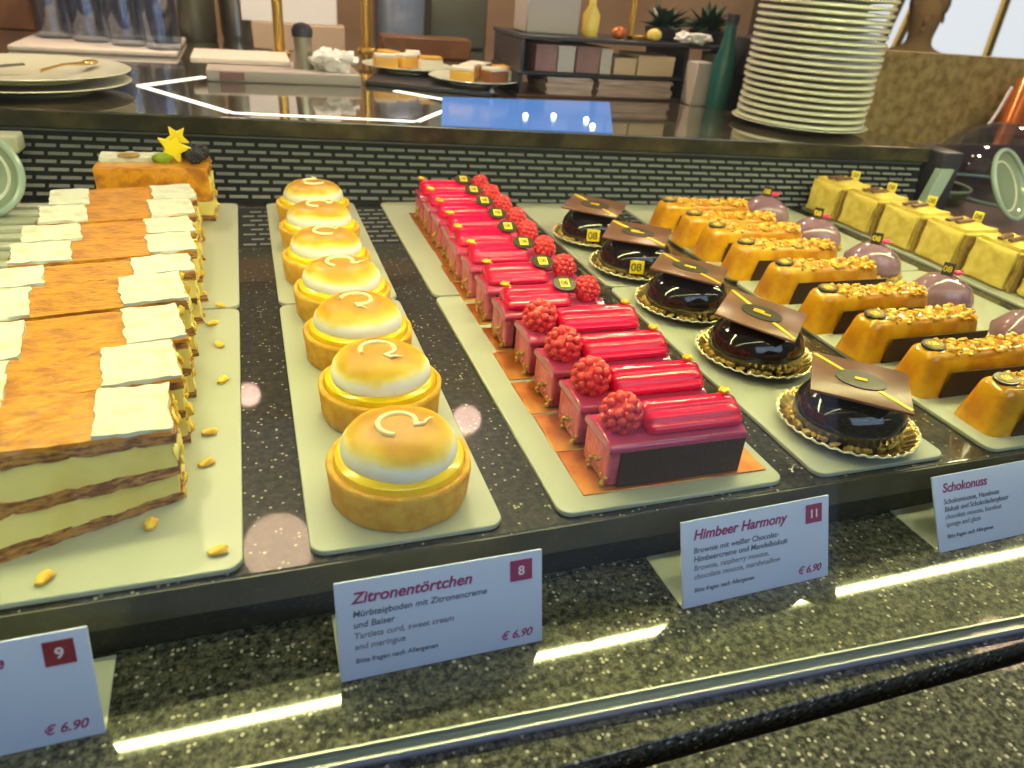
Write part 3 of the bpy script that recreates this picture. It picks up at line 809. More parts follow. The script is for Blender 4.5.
# ------------------------------------------------------------------ yellow cube cakes
def make_cube():
    t = thing('yellow_cube_cake', '', 'cake', (0,0,TZ), 0, 'yellow cube cakes')
    w = 2.95; bm = bmesh.new(); bmesh.ops.create_cube(bm, size=1)
    bmesh.ops.bevel(bm, geom=bm.edges[:], offset=.09, segments=2, affect='EDGES')
    bmesh.ops.subdivide_edges(bm, edges=bm.edges[:], cuts=7, use_grid_fill=True)
    bm.verts.ensure_lookup_table(); m = MB(); vs = []
    for v in bm.verts:
        p = Vector((v.co.x*(6.6-.5*(v.co.z+.5)) , v.co.y*6.4, (v.co.z+.5)*5.0))
        d = noise.noise(p*.55 + Vector((3,1,7)))*.28 + noise.noise(p*1.5)*.10 + .12*abs(math.sin(p.length*2.2))
        p += Vector((v.co.x, v.co.y, v.co.z)).normalized()*d*(0 if v.co.z < -.45 else 1)
        vs.append(p)
    m.add(vs, [[v.index for v in f.verts] for f in bm.faces]); bm.free()
    m.build('cream_cube', M['ycube'], t, angle=70)
    m = MB()
    m.slab(-3.0, 2.6, -3.45, -3.0, .1, 4.5, 8, 2, .15, 4)
    m.build('crumb_side', M['ydark'], t)
    for (x, y, a) in ((-.9, .9, .35), (-.3, -.1, .30)):
        MB().rbox(-2.0,2.0,-.30,.30,-.14,.14,.06,1).build('chocolate_stick', M['milk'], t, (x, y, 5.32), (.05,.04,a))
    p = MB().rbox(-.6,.6,-.07,.07,-.6,.6,.05,1).build('square_plaque', M['logo'], t, (2.0, .2, 5.75), (-.2,.1,-.5))
    text('08', .9, M['plaque'], p, 'monogram', (-.5,-.09,-.3), (PI/2,0,0), bold=.01)
    return t
cl = ['nearest yellow cube cake, mostly outside the right edge', 'second yellow cube cake from the glass, embossed side', 'third yellow cube cake from the glass', 'fourth yellow cube cake from the glass',
      'second farthest yellow cube cake', 'farthest yellow cube cake beside the vent grille']
c0 = make_cube()
for i, (x, y) in enumerate([(83.6,22.0),(82.7,29.0),(82.2,36.0),(81.9,43.0),(81.5,49.9),(81.0,56.6)]):
    if i == 0: c0.location = Vector((x, y, TZ))*K; c0['label'] = cl[0]
    else: dup(c0, (x, y, TZ), [0,.03,-.02,.04,0,.02][i], cl[i])

# ------------------------------------------------------------------ price cards
def card(xl_, yb, label, title, num, lines, price, redbox='magenta', w=11.1, h=5.65, lean=.27, rz=0, tx0=.8):
    t = thing('price_card', label, 'price card', (xl_, yb, LZ), rz)
    # front panel leans back; local x along the card
    fp = MB().rbox(0, w, -.08, .08, 0, h, .06, 2).build('card_panel', M['card'], t, (0, 0, 0), (-lean, 0, 0))
    MB().rbox(.0, w, .0, 4.6, .0, .12, .04, 1).build('base_flap', M['flap'], t)
    rot = (PI/2, 0, 0)
    def tx(s, size, m, x, z, name, **k): return text(s, size, M[m], fp, name, (x, -.09, z), rot, **k)
    tx(title, .88, 'inkm', tx0, h*.775, 'title_text', shear=.25, bold=.022)
    for (s, size, z, m) in lines:
        tx(s, size, m, .8, h*z, 'description_text', shear=.15, bold=.006)
    if price: tx(price, .68, 'inkm', w-.65, h*.10, 'price_text', shear=.3, bold=.012, align='RIGHT')
    b = MB().box(w-1.85, w-.6, -.12, -.085, h-1.62, h-.4).build('number_box', M[redbox], fp)
    text(num, .75, M['inkw'], b, 'number_text', (w-1.22, -.13, h-1.27), rot, align='CENTER', bold=.015)
    return t
card(-9.95-11.1-.05, -4.85, 'price card number 9 with a dark red box, at the left edge', 'Cremeschnitte', '9', [], '€ 6,90', 'redbox', rz=.02, tx0=2.4)
card(.86, -4.6, 'price card number 8 reading Zitronentörtchen, in front of the meringue tarts', 'Zitronentörtchen', '8',
     [('Mürbteigboden mit Zitronencreme', .50, .64, 'inkd'), ('und Baiser', .50, .53, 'inkd'), ('Tartlets curd, sweet cream', .48, .42, 'ink'), ('and meringue', .48, .31, 'ink'), ('Bitte fragen nach Allergenen', .38, .17, 'inkd')], '€ 6,90')
card(21.04, -4.5, 'price card number 11 reading Himbeer Harmony, below the raspberry bars', 'Himbeer Harmony', '11',
     [('Brownie mit weißer Chocolat-', .50, .62, 'inkd'), ('Himbeercreme und Mandelbiskuit', .50, .52, 'inkd'), ('Brownie, raspberry mousse,', .48, .42, 'ink'), ('chocolate mousse, marshmallow', .48, .32, 'ink'), ('Bitte fragen nach Allergenen', .38, .17, 'inkd')], '€ 6,90', rz=.026, h=5.45, w=10.95, lean=.38)
card(41.35, -4.3, 'price card at the right edge reading Schokonuss, below the chocolate domes', 'Schokonuss', '12',
     [('Schokomousse, Haselnuss', .50, .62, 'inkd'), ('Biskuit und Schokoladenglasur', .50, .52, 'inkd'), ('chocolate mousse, hazelnut', .48, .42, 'ink'), ('sponge and glaze', .48, .32, 'ink'), ('Bitte fragen nach Allergenen', .38, .17, 'inkd')], '€ 6,90', h=5.25, rz=.02, lean=.54)

# ------------------------------------------------------------------ things on the rear counter
CZ = 9.5
def plate_prof(R, foot=.6, lip=1.0):
    return [(0,.25),(R*foot-.3,.25),(R*foot-.2,0),(R*foot,0),(R*foot+.15,.25),(R*.86,lip*.75),(R,lip),(R+.05,lip+.08),(R-.06,lip+.15),(R*.84,lip*.9),(R*foot,.45),(0,.45)]
o = MB().lathe(plate_prof(13, .6, 1.3), 64).build('dinner_plate', M['porc2'], None, (-29.5, 92, CZ))
tag(o, 'lower white plate of the pair at the upper left', 'plate')
o = MB().lathe(plate_prof(13.5, .6, 1.3), 64).build('dinner_plate', M['porc2'], None, (-30.0, 93.2, CZ+1.3))
tag(o, 'upper white plate with cutlery on it at the upper left', 'plate')
for k, (x, y, a, lb_) in enumerate([(-36, 90, .3, 'silver fork lying across the upper left plate'), (-24, 94, 1.2, 'small silver spoon with gold handle on the upper left plate')]):
    m = MB().tube([(-7,0,1.6),(-2,0,1.9),(3,0,1.6)], [.22,.16,.25], 8)
    if k == 0:
        for q in (-.6,-.2,.2,.6): m.tube([(3,q*.5,1.6),(4.2,q,1.5),(7,q,1.75)], .12, 6)
    else: m.ball((4.6,0,1.6), 1.0, 1.6, 1, .35)
    o = m.build('fork' if k == 0 else 'spoon', M['steel'] if k == 0 else M['brass'], None, (x, y, CZ+1.3), (0,0,a)); tag(o, lb_, 'cutlery')
# tumblers
def tumbler():
    return MB().lathe([(0,0),(3.0,0),(3.3,.5),(3.75,14),(3.5,14),(3.1,1.2),(0,1.0)], 24)
g0 = None
gpos = [(-36,150),(-29,146),(-22,142),(-15.5,138),(-33,160),(-25.5,157),(-18,153)]
gl_ = ['drinking glass at the left end of the row beside the brown wall', 'second drinking glass of the front row', 'third drinking glass of the front row', 'drinking glass nearest the dark steel column',
       'left glass of the back row of glasses', 'middle glass of the back row of glasses', 'right glass of the back row of glasses']
for i, (x, y) in enumerate(gpos):
    if g0 is None:
        g0 = tumbler().build('drinking_glass', M['glass'], None, (x, y, CZ+1)); tag(g0, gl_[0], 'glass', 'drinking glasses at the upper left')
    else: dup(g0, (x, y, CZ+1), 0, gl_[i])
o = MB().rbox(-41, -13, 133.5, 164, CZ, CZ+1, .3).build('glass_tray', M['beige']); o.rotation_euler.z = 0
tag(o, 'pinkish beige tray under the drinking glasses', 'tray')
o = MB().lathe([(0,0),(4.6,0),(4.8,.4),(5.0,22),(4.7,22.6),(0,22.6)], 32).build('steel_canister', M['dsteel'], None, (-11.2, 170, CZ)); tag(o, 'tall dark steel canister right of the drinking glasses', 'canister')
o = MB().lathe([(0,0),(3.6,0),(4.0,1.2),(4.4,22),(0,22)], 32).build('steel_jug', M['steel'], None, (-1.6, 176, CZ)); tag(o, 'bright steel jug beside the dark canister', 'jug')
# blue pen-like tongs
o = MB().tube([(9,184,10.5),(6,183,20),(4,182,28)], [.9,.9,.9], 10).build('tongs', M['blue']); tag(o, 'blue plastic tongs handle standing behind the beige tray', 'tongs')
# beige low tray with dark label
bt = thing('card_tray', 'pale beige tray on a low stand with a dark label, left of the brass pole', 'tray', (0,0,CZ))
MB().rbox(-9.5, 6.5, 110.5, 124, 1.95, 2.9, .3).build('tray_top', M['beige'], bt)
MB().rbox(-7, 17.5, 104, 118, 0, 1.9, .3).build('stand', M['mpale'], bt)
MB().rbox(-5, -1.2, 103.8, 104.1, .3, 1.6, .05, 1).build('dark_label', M['mauve'], bt)
# brass poles
for k, (x, y, l_) in enumerate([(5.6, 127.2, 'left brass pole with a ring collar'), (23.8, 140.5, 'right brass pole beside the cake plates')]):
    t = thing('brass_pole', l_, 'pole', (x, y, CZ))
    MB().lathe([(0,0),(.95,0),(.95,40),(0,40)], 20).build('shaft', M['brass'], t)
    MB().lathe([(0,1.6),(1.7,1.6),(2,2.2),(1.7,2.9),(0,2.9)], 24).build('ring_collar', M['brass'], t)
# salt shaker
t = thing('sugar_shaker', 'small chrome sugar shaker between brass pole and napkins', 'shaker', (8.6, 109.5, CZ+1.9))
MB().lathe([(0,0),(1.7,0),(1.75,.5),(1.45,3.5),(1.5,5),(0,5)], 24).build('glass_body', M['steel'], t)
MB().lathe([(0,5),(1.7,5),(1.75,6),(1.2,6.9),(0,7.2)], 24).build('cap', M['machine'], t)
# napkins
m = MB(); r = random.Random(3)
for i in range(9):
    m.ball((r.uniform(-3.5,4), r.uniform(-2,2), .9+r.uniform(0,1.2)), r.uniform(1.2,1.9), 1.1, .8, .7, sub=3, bump=.9, fr=1.6)
tag(m.build('crumpled_napkin', M['napkin'], None, (13.2, 108.2, CZ+2.1)), 'crumpled white napkins heaped beside the chrome shaker', 'napkin')
# white and yellow box
t = thing('carton', 'white carton with a tan lower band behind the shaker', 'box', (10.5, 160, CZ), -.1)
MB().rbox(-9, 11, -4, 4, 0, 5.5, .2, 1).build('tan_base', M['box'], t)
MB().rbox(-11, 9.5, -3.6, 3.6, 5.5, 16, .2, 1).build('white_top', M['napkin'], t)
# cloudy ice jar
t = thing('ice_jar', 'tall jar filled with white ice behind the right brass pole', 'jar', (37, 172, CZ))
MB().lathe([(0,0),(6.5,0),(7,1),(7,20),(6.6,20),(6.5,1.2),(0,1.2)], 32).build('jar_glass', M['glass'], t)
MB().lathe([(0,1.3),(5.6,1.3),(5.8,15),(3,16.5),(0,16.5)], 24, rad=lambda a, j: 1+.05*math.sin(a*5+j)).build('ice', M['napkin'], t)
o = MB().rbox(46, 62, 180, 190, CZ, CZ+24, .8).build('coffee_container', M['dsteel']); tag(o, 'tall taupe container behind the cake plates', 'container')
o = MB().rbox(29, 50, 152, 158, CZ, CZ+4.6, .4, 1).build('wooden_box', M['brown']); tag(o, 'long low red brown wooden box behind the cake plates', 'box')
# cake plates
for k, (x, y, R, l_) in enumerate([(28.7, 120.5, 8.6, 'left white plate of sliced cakes'), (38.0, 106.0, 8.2, 'right white plate of sliced cakes')]):
    o = MB().lathe(plate_prof(R, .55, 1.1), 48).build('cake_plate', M['porcelain'], None, (x, y, CZ+.9)); tag(o, l_ + ' on the dark counter', 'plate')
o = MB().hexa([(18.5,106,CZ),(38.5,96.8,CZ),(46,128,CZ),(28,138,CZ),(18.5,106,CZ+.85),(38.5,96.8,CZ+.85),(46,128,CZ+.85),(28,138,CZ+.85)]).build('dark_tray', M['machine'], bevel=.2)
MB().tube([(38.6,96.9,CZ+.95),(46.1,128,CZ+.95)], .35, 8).build('metal_rim', M['steel'], o)
tag(o, 'dark tray with a bright metal edge under the cake plates', 'tray')
cn = ['yellow cake piece at the left rim of the left plate', 'yellow cake piece in the middle of the left plate', 'brown cake piece at the back of the left plate', 'white cream piece on the left plate',
      'yellow cake piece at the front of the right plate', 'brown cake piece on the right side of the right plate', 'orange cake piece behind the front one', 'cream piece at the right rim of the right plate', 'brown cake piece at the back of the right plate', 'pale cream slice lying between the two cake plates']
cp = [(23.8,117,'cake1'),(28,119,'cake1'),(30.5,124.5,'cake2'),(25.5,123.5,'cream'),(34.8,102.5,'cake1'),(40.8,103,'cake2'),(37.2,107,'cake1'),(43.3,106,'cream'),(40,110.5,'cake2'),(32.3,116.5,'cream')]
for i, (x, y, mt) in enumerate(cp):
    t = thing('cake_piece', cn[i], 'cake', (x, y, CZ+1.7), i*.7, 'cake pieces on the two plates')
    MB().rbox(-2.1,2.1,-1.5,1.5,0,1.9,.25,2).build('sponge', M[mt], t)
    MB().rbox(-2.0,2.0,-1.4,1.4,1.85,2.45,.2,2).build('topping', M['cream' if mt != 'cream' else 'cake1'], t)

# packaging shelves
sh = thing('packaging_rack', 'dark two-level rack holding cartons and paper stacks', 'shelf', (0,0,CZ))
def P3(x, y, z): return (x, y, z)
MB().rbox(44, 92, 99, 116, 3.6, 4.2, .15, 1).build('shelf_board', M['machine'], sh)
MB().rbox(44, 92, 99, 116, 9.2, 9.9, .15, 1).build('shelf_board', M['machine'], sh)
MB().rbox(44, 92, 99, 116, 0, .4, .15, 1).build('shelf_board', M['maroon'], sh)
for x in (44.3, 76.5, 91.5): MB().rbox(x, x+.6, 99.4, 115.6, .4, 9.2, .1, 1).build('upright', M['machine'], sh)
for i, (x0, x1, z0, z1, mt, l_) in enumerate([
    (47.0,51.0,4.2,8.6,'mauve','mauve carton at the left of the upper rack shelf'), (51.2,54.4,4.2,8.5,'mpale','pale grey carton between the two mauve ones'),
    (54.7,59.2,4.2,8.6,'mauve','right mauve carton on the upper rack shelf'), (59.4,61.6,4.2,8.4,'mpale','narrow pale carton beside the right mauve one'),
    (62.2,66.6,4.2,7.0,'box','smaller kraft box on the upper rack shelf'), (66.9,74.4,4.2,7.6,'box','larger kraft box on the upper rack shelf'),
    (85,90,4.2,8.4,'mpale','pale carton behind the dark machine')]):
    t = thing('carton', l_, 'box', ((x0+x1)/2, 103, CZ+z0))
    w = (x1-x0)/2; h = z1-z0
    MB().rbox(-w, w, -3.5, 5, 0, h-.5, .08, 1).build('box_body', M[mt], t)
    MB().rbox(-w-.05, w+.05, -3.56, 5.05, h-.55, h, .08, 1).build('box_lid', M[mt], t)
for i, (x0, x1, l_) in enumerate([(49.5,58.3,'left stack of folded pink paper on the lowest rack shelf'), (59.6,74.6,'right wide stack of folded pink paper on the lowest rack shelf')]):
    m = MB(); r = random.Random(i)
    for k in range(9): m.box(x0+r.uniform(-.3,.3), x1+r.uniform(-.3,.3), 99.3+r.uniform(0,.4), 110, .42+k*.33, .42+k*.33+.30)
    tag(m.build('paper_stack', M['paper'], None, (0,0,CZ), smooth=False), l_, 'paper', None, 'stuff')
# things on top of the rack
TZ2 = CZ+9.9
o = MB().rbox(46, 56, 103, 110, TZ2, TZ2+8, .3, 1).build('carton', M['mpale']); tag(o, 'tall pale grey box standing on top of the rack at its left', 'box')
t = thing('amber_bottle', 'glowing amber bottle on top of the rack', 'bottle', (59.5, 106, TZ2))
MB().lathe([(0,0),(1.5,0),(1.6,3.5),(.7,5),(.6,8),(0,8)], 20).build('bottle_body', M['amber'], t); MB().lathe([(0,8),(.75,8),(.75,9),(0,9)], 16).build('cap', M['brown'], t)
m = MB().rbox(66, 66.9, 103, 103.9, TZ2, TZ2+9, .1, 1).rbox(66, 72, 103, 103.9, TZ2, TZ2+.7, .1, 1)
tag(m.build('brass_stand', M['brass']), 'thin yellow brass stand on top of the rack', 'stand')
for k, (x, y, s, l_) in enumerate([(75, 107, 1.0, 'left dark green potted foliage on the rack'), (84, 106, 1.05, 'right dark green potted foliage on the rack')]):
    t = thing('potted_plant', l_, 'plant', (x, y, TZ2))
    MB().lathe([(0,0),(3,0),(3.6,2.2),(0,2.2)], 20).build('pot', M['machine'], t)
    m = MB(); r = random.Random(20+k)
    for i in range(70):
        a = r.uniform(0, 2*PI); e = r.uniform(.1, 1.3); L_ = r.uniform(3, 6.5)*s
        d = Vector((math.cos(a)*math.cos(e), math.sin(a)*math.cos(e), math.sin(e)))
        p = Vector((0,0,2)) + d*L_*.5
        n = d.cross(Vector((0,0,1))).normalized()*.8
        m.add([p-d*L_*.5, p+n, p+d*L_*.5+Vector((0,0,-.6)), p-n, p+Vector((0,0,.25))], [(0,1,4),(1,2,4),(2,3,4),(3,0,4),(0,3,2,1)])
    m.build('foliage', M['plant'], t, smooth=False)
for k, (x, y, z, mt, l_) in enumerate([(70, 100.8, TZ2, 'amber', 'small yellow fruit at the rack front edge'), (63, 101, TZ2, 'orange', 'small orange fruit near the amber bottle')]):
    o = MB().ball((0,0,1.1), 1.2, 1.2, 1, .9, sub=3).build('fruit', M[mt], None, (x, y, z)); tag(o, l_, 'fruit')
m = MB(); r = random.Random(8)
for i in range(6): m.ball((r.uniform(-3.5,3.5), r.uniform(-1,1), .8+r.uniform(0,.6)), r.uniform(1.0,1.5), 1.2, .8, .6, sub=3, bump=.8, fr=1.6)
tag(m.build('crumpled_napkin', M['napkin'], None, (79, 100.4, CZ+9.9)), 'crumpled pinkish napkin on the rack beside the dark machine', 'napkin')
# white box, teal bottle, machine
o = MB().rbox(76.2, 79.6, 94.4, 98.4, CZ, CZ+7.4, .2, 1).build('carton', M['mpale']); tag(o, 'upright white box standing before the rack, left of the teal bottle', 'box')
t = thing('teal_bottle', 'dark teal bottle beside the upright white box', 'bottle', (80.6, 92.8, CZ))
MB().lathe([(0,0),(1.9,0),(2.0,.6),(2.0,8),(1.2,10.5),(.9,14),(0,14)], 24).build('bottle_body', M['teal'], t); MB().lathe([(0,14),(1.1,14),(1.1,15.5),(0,15.5)], 16).build('cap', M['machine'], t)
t = thing('coffee_grinder', 'dark angular coffee grinder left of the tall plate stack', 'machine', (86.2, 92.2, CZ))
MB().add([(-3.2,-3,6),(3.2,-3,6),(3.2,3,6),(-3.2,3,6),(-2.6,-3,12.0),(3.2,-3,13.0),(3.2,3,13.0),(-2.6,3,12.0)], [(3,2,1,0),(4,5,6,7),(0,1,5,4),(1,2,6,5),(2,3,7,6),(3,0,4,7)]).build('head', M['machine'], t, bevel=.3)
MB().rbox(-2.2, .8, -2.4, 2.4, 0, 6, .3).build('column', M['black'], t)
MB().tube([(-1,-3.2,6),(1.5,-3.6,4.6),(4,-3.6,4.4)], .4, 8).build('handle', M['machine'], t)

# tall stack of plates
sp = MB().lathe([(0,0),(6.0,0),(6.3,.14),(8.2,.34),(10.0,.40),(10.28,.55),(10.25,.92),(9.8,.98),(8.0,.84),(6,.50),(0,.50)], 64)
o = MB().lathe(plate_prof(10.9, .6, .9), 64).build('large_plate', M['porcelain'], None, (86.2, 76.4, CZ)); tag(o, 'wide plate at the very bottom of the tall stack', 'plate')
s0 = None; N_ = 21
for i in range(N_):
    x = 86.2 + rnd.uniform(-.12,.12); y = 76.4 + rnd.uniform(-.12,.12); z = CZ + .62 + i*1.0
    l_ = 'white saucer in the tall stack on the marble counter'
    if s0 is None:
        s0 = sp.build('saucer', M['porc2'], None, (x, y, z)); tag(s0, l_, 'saucer', 'stacked white saucers')
    else: dup(s0, (x, y, z), 0)

# ------------------------------------------------------------------ right end: stone partition, glassware, copper piece
pw = MB().hexa([(99.5,96,-45),(200,96,-45),(200,100,-45),(99.5,100,-45),(99.5,96,20.6),(200,96,20.6),(200,100,20.6),(99.5,100,20.6)])
o = pw.build('stone_partition', M['stonewall'], smooth=False); tag(o, 'golden brown speckled stone partition behind the tall plate stack', 'partition')
o = MB().box(104, 200, 14, 95, -1.9, -.5).build('side_counter', M['maroon'], bevel=.2); tag(o, 'dark plum side counter right of the display shelf', 'counter')
o = MB().rbox(113, 165, 85, 86, -.5, 5.2, .3).build('plum_panel', M['maroon']); tag(o, 'dark plum panel standing before the stone partition', 'panel')
t = thing('glass_dish', 'low glass dish with a thick rim behind the yellow cakes', 'dish', (109.6, 66.5, -.5))
MB().lathe([(0,0),(4.8,0),(5.4,.6),(5.8,2.6),(5.5,2.7),(5.0,.9),(0,.6)], 48).build('bowl', M['gglass'], t)
MB().tube([(5.7*math.cos(2*PI*i/48), 5.7*math.sin(2*PI*i/48), 2.65) for i in range(48)], .26, 8, True).build('rim', M['edge'], t)
t = thing('glass_cloche', 'large clear glass cloche arching in front of the stone partition', 'cloche', (131, 69, -.5))
MB().lathe([(14,0),(14.2,3),(13.4,7),(10.5,10),(6,11.8),(0,12.4)], 48).build('dome', M['glass'], t)
MB().tube([(14.1*math.cos(2*PI*i/48), 14.1*math.sin(2*PI*i/48), .25) for i in range(48)], .3, 8, True).build('rim', M['edge'], t)
# tilted green-rimmed glass lid at right
def oval_lid(name, label, loc, R, rot, cat):
    t = thing(name, label, cat, loc); t.rotation_euler = rot
    MB().lathe([(0,0),(R*.7,0),(R*.93,.6),(R,1.2),(R-.15,1.3),(R*.9,.9),(R*.7,.3),(0,.3)], 56).build('glass_disc', M['greendisc'], t)
    MB().tube([(R*math.cos(2*PI*i/56), R*math.sin(2*PI*i/56), 1.25) for i in range(56)], .38, 8, True).build('rim', M['edge'], t)
    MB().tube([(R*.72*math.cos(2*PI*i/56), R*.72*math.sin(2*PI*i/56), .35) for i in range(56)], .2, 8, True).build('inner_ring', M['porcelain'], t)
    return t
oval_lid('glass_platter', 'greenish glass platter leaning at the right edge beside the yellow cakes', (110.0, 54.5, 4.8), 5.4, (1.0, .35, .1), 'platter')
oval_lid('glass_plate', 'pale glass plate leaning on the vent grille at the far left', (-29.6, 62.5, 5.0), 4.4, (1.15, .9, -.2), 'plate')
t = thing('copper_arm', 'orange copper arm rising beside the glass platter at the right edge', 'appliance', (146, 86, -.5))
MB().tube([(0,0,0),(1,1,5),(4,3,10),(8,6,17)], [1.7,1.6,1.7,2.0], 16).build('tube', M['orange'], t)
MB().rbox(5, 16, 4, 8, 6, 15.5, .8).build('body', M['orange'], t)
MB().tube([(-3.2,2,8.8),(-1.8,2,12),(-.6,2,16.5)], .3, 8).build('rod', M['napkin'], t)

# ------------------------------------------------------------------ photographer mirrored in the glass, built as a solid figure
def mirrored_person(loc, rz):
    t = thing('mirrored_person', 'reflection of the photographer in the glass, built as a figure behind the stone partition', 'mirrored_person', loc, rz)
    me = bpy.data.meshes.new('body'); J = []; E_ = []; R_ = []
    def j(p, r, par=None):
        J.append(Vector(p)*K); R_.append(r*K)
        if par is not None: E_.append((par, len(J)-1))
        return len(J)-1
    pel = j((0,0,84), 14); w = j((0,0,98), 13, pel); ch = j((0,1,112), 15, w); c2 = j((0,1,121), 14, ch); nb = j((0,0,127), 6.5, c2); nt_ = j((0,-.5,132), 5.5, nb)
    h1 = j((0,-1,138), 7.2, nt_); h2 = j((0,-.5,144), 7.8, h1); h3 = j((0,0,149), 5.5, h2)
    for s in (-1, 1):
        sh_ = j((s*15,1,120), 7, c2); el_ = j((s*23,0,99), 4.6, sh_); wr = j((s*19,-14,88), 3.1, el_); ha = j((s*17,-20,86), 3.6, wr)
        for q in range(5): j((s*(14.5+q*1.5), -27+abs(q-2)*1.0, 85-(q == 0)), .9, ha)
        hp = j((s*9,0,80), 9.5, pel); kn = j((s*10,-1,47), 6.2, hp); an = j((s*10,1,9), 4.2, kn); j((s*11,-14,3), 3.4, an)
    me.from_pydata([tuple(v) for v in J], E_, [])
    o = bpy.data.objects.new('body', me); COL.objects.link(o); o.parent = t
    me.materials.append(M['cloth'])
    sk = o.modifiers.new('skin', 'SKIN'); sk.use_smooth_shade = True
    for i, v in enumerate(me.skin_vertices[0].data): v.radius = (R_[i], R_[i]); v.use_root = (i == 0)
    sb = o.modifiers.new('sub', 'SUBSURF'); sb.levels = 2; sb.render_levels = 2
    m = MB().ball((0,.8,146.2), 9.4, .92, 1.05, .95, sub=3)
    m.v = [(x, y if y > -5 else -5 - (y+5)*.1, z) for x, y, z in m.v]
    m.build('hair', M['hair'], t)
    f = MB().ball((0,-7.6,138.8), 1.1, .7, 1.0, 1.5).ball((-2.7,-7.9,141.5), .6, 1.2, .4, .6).ball((2.7,-7.9,141.5), .6, 1.2, .4, .6).ball((0,-7.3,135.2), 1.2, 1.2, .4, .35).ball((-7.3,0,140), 1.3, .5, 1, 1.4).ball((7.3,0,140), 1.3, .5, 1, 1.4)
    f.build('face', M['skin'], t)
    return t
FZ = -123
pe = mirrored_person((302, 272, FZ+6), -.75); pe.scale = (1.015,1.015,1.015)

# ------------------------------------------------------------------ room shell
FZ = FZ + 6
struct(MB().box(-250, 700, -320, 520, FZ-4, FZ).build('floor', M['floor']))
struct(MB().box(-250, 700, 505, 520, FZ, 190).build('wall_back', M['wallp']))
struct(MB().box(-250, -240, -320, 505, FZ, 190).build('wall_left', M['wallp']))
o = MB().hexa([(-75,224,FZ),(-55,224,FZ),(-55,231,FZ),(-75,231,FZ),(-75,224,60),(-55,224,60),(-55,231,60),(-75,231,60)]).build('wooden_pillar', M['brown'], smooth=False)
tag(o, 'brown wooden pillar behind the plates at the upper left', 'pillar')
o = MB().rbox(-72, -44.5, 172, 176, CZ, CZ+26, .3).build('wooden_screen', M['brown']); tag(o, 'upright brown wooden panel standing behind the plates at the upper left', 'screen')
o = MB().box(-90, 180, 232, 238, FZ, 75).build('wall_partition', M['wallp']); struct(o)
# bright window mirrored in the glass, built as a glowing box behind the figure
w = MB().box(430, 690, 494, 498, -60, 120).build('mirrored_window', M['winlit'], smooth=False); struct(w)
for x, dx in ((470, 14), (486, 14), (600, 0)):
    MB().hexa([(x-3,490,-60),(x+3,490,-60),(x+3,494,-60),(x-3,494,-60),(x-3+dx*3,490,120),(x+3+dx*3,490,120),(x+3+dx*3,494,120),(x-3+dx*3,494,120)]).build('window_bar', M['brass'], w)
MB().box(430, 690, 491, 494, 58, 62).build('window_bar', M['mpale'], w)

# ------------------------------------------------------------------ pendant globes (seen mirrored in the polished stone)
for k, (x, y, z, r, l_) in enumerate([(-1.9, 29.5, 24.5, .01, ''),]):
    pass
CAM = Vector((-1.013, -30.988, 28.0))
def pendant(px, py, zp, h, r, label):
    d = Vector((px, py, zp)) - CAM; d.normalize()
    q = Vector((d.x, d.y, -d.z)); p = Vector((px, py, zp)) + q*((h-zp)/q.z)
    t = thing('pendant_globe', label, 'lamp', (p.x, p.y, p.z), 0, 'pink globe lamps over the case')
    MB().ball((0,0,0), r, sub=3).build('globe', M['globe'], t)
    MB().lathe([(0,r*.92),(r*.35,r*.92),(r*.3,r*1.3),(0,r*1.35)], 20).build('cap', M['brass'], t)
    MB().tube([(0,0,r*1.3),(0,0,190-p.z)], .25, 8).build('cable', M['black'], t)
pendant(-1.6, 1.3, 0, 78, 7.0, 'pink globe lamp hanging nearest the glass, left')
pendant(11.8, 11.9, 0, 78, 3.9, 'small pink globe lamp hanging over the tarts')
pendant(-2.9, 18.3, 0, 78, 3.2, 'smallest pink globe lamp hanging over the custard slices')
pendant(38.6, -11.6, LZ, 84, 5.5, 'pink globe lamp hanging near the right edge')

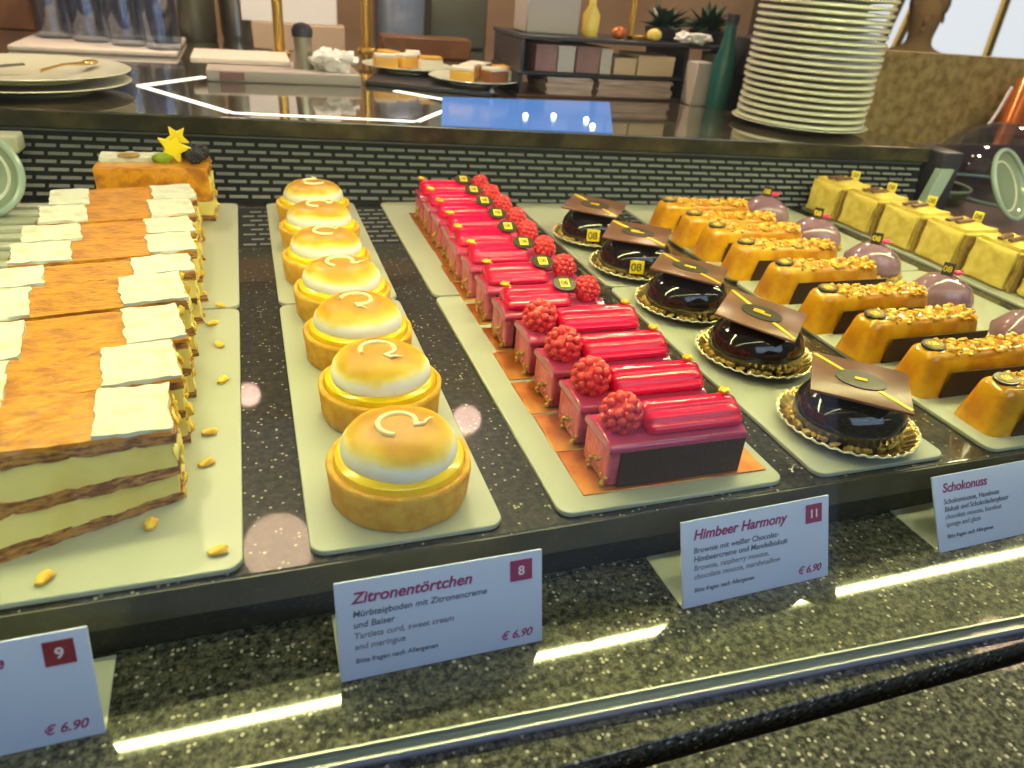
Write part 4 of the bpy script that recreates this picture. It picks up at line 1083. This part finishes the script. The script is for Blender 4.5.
# ------------------------------------------------------------------ lights
def area(name, loc, target, sx, sy, power, col):
    l = bpy.data.lights.new(name, 'AREA'); l.shape = 'RECTANGLE'; l.size = sx*K; l.size_y = sy*K; l.energy = power; l.color = col
    o = bpy.data.objects.new(name, l); COL.objects.link(o); o.location = Vector(loc)*K
    o.rotation_euler = (Vector(target)-Vector(loc)).to_track_quat('-Z', 'Y').to_euler(); return o
area('street_window', (60, -250, 150), (30, 0, 0), 340, 130, 52, (.40,.52,1))
def fill_light(loc, power, col, r=3.0):  # unseen fill lights added to brighten the background and the case front
    l = bpy.data.lights.new('fill_point', 'POINT'); l.energy = power; l.color = col; l.shadow_soft_size = r*K
    o = bpy.data.objects.new('fill_point', l); COL.objects.link(o); o.location = Vector(loc)*K
for x, y, z, p in ((-30, 120, 95, 24), (35, 125, 100, 24), (95, 120, 100, 15), (215, 55, 110, 26), (280, 200, 120, 16)):
    fill_light((x, y, z), p, (1,.76,.60))
fill_light((60, -75, 120), 4, (1,.90,.66), 8)
wd = bpy.data.worlds.new('room_air'); S.world = wd; wd.use_nodes = True
wd.node_tree.nodes['Background'].inputs['Color'].default_value = (.62,.60,.62,1)
wd.node_tree.nodes['Background'].inputs['Strength'].default_value = .17

# ------------------------------------------------------------------ camera
cd = bpy.data.cameras.new('camera'); cam = bpy.data.objects.new('camera', cd); COL.objects.link(cam)
cd.sensor_width = 36; cd.lens = 734.0/1024*36; cd.clip_start = .01; cd.clip_end = 50
cd.dof.use_dof = True; cd.dof.focus_distance = .55; cd.dof.aperture_fstop = 9
cam.matrix_world = Matrix(((.94771607,.08919448,-.30639613,CAM.x*K),(-.31022473,.48256548,-.81907947,CAM.y*K),(.07479883,.87130643,.4850054,CAM.z*K),(0,0,0,1)))
S.camera = cam
S.view_settings.view_transform = 'Standard'; S.view_settings.look = 'None'; S.view_settings.gamma = 1; S.view_settings.exposure = 0
S.view_settings.use_curve_mapping = False
S.cycles.use_denoising = True
S.cycles.caustics_reflective = False; S.cycles.caustics_refractive = False
S.cycles.sample_clamp_indirect = 6
S.cycles.transparent_max_bounces = 16
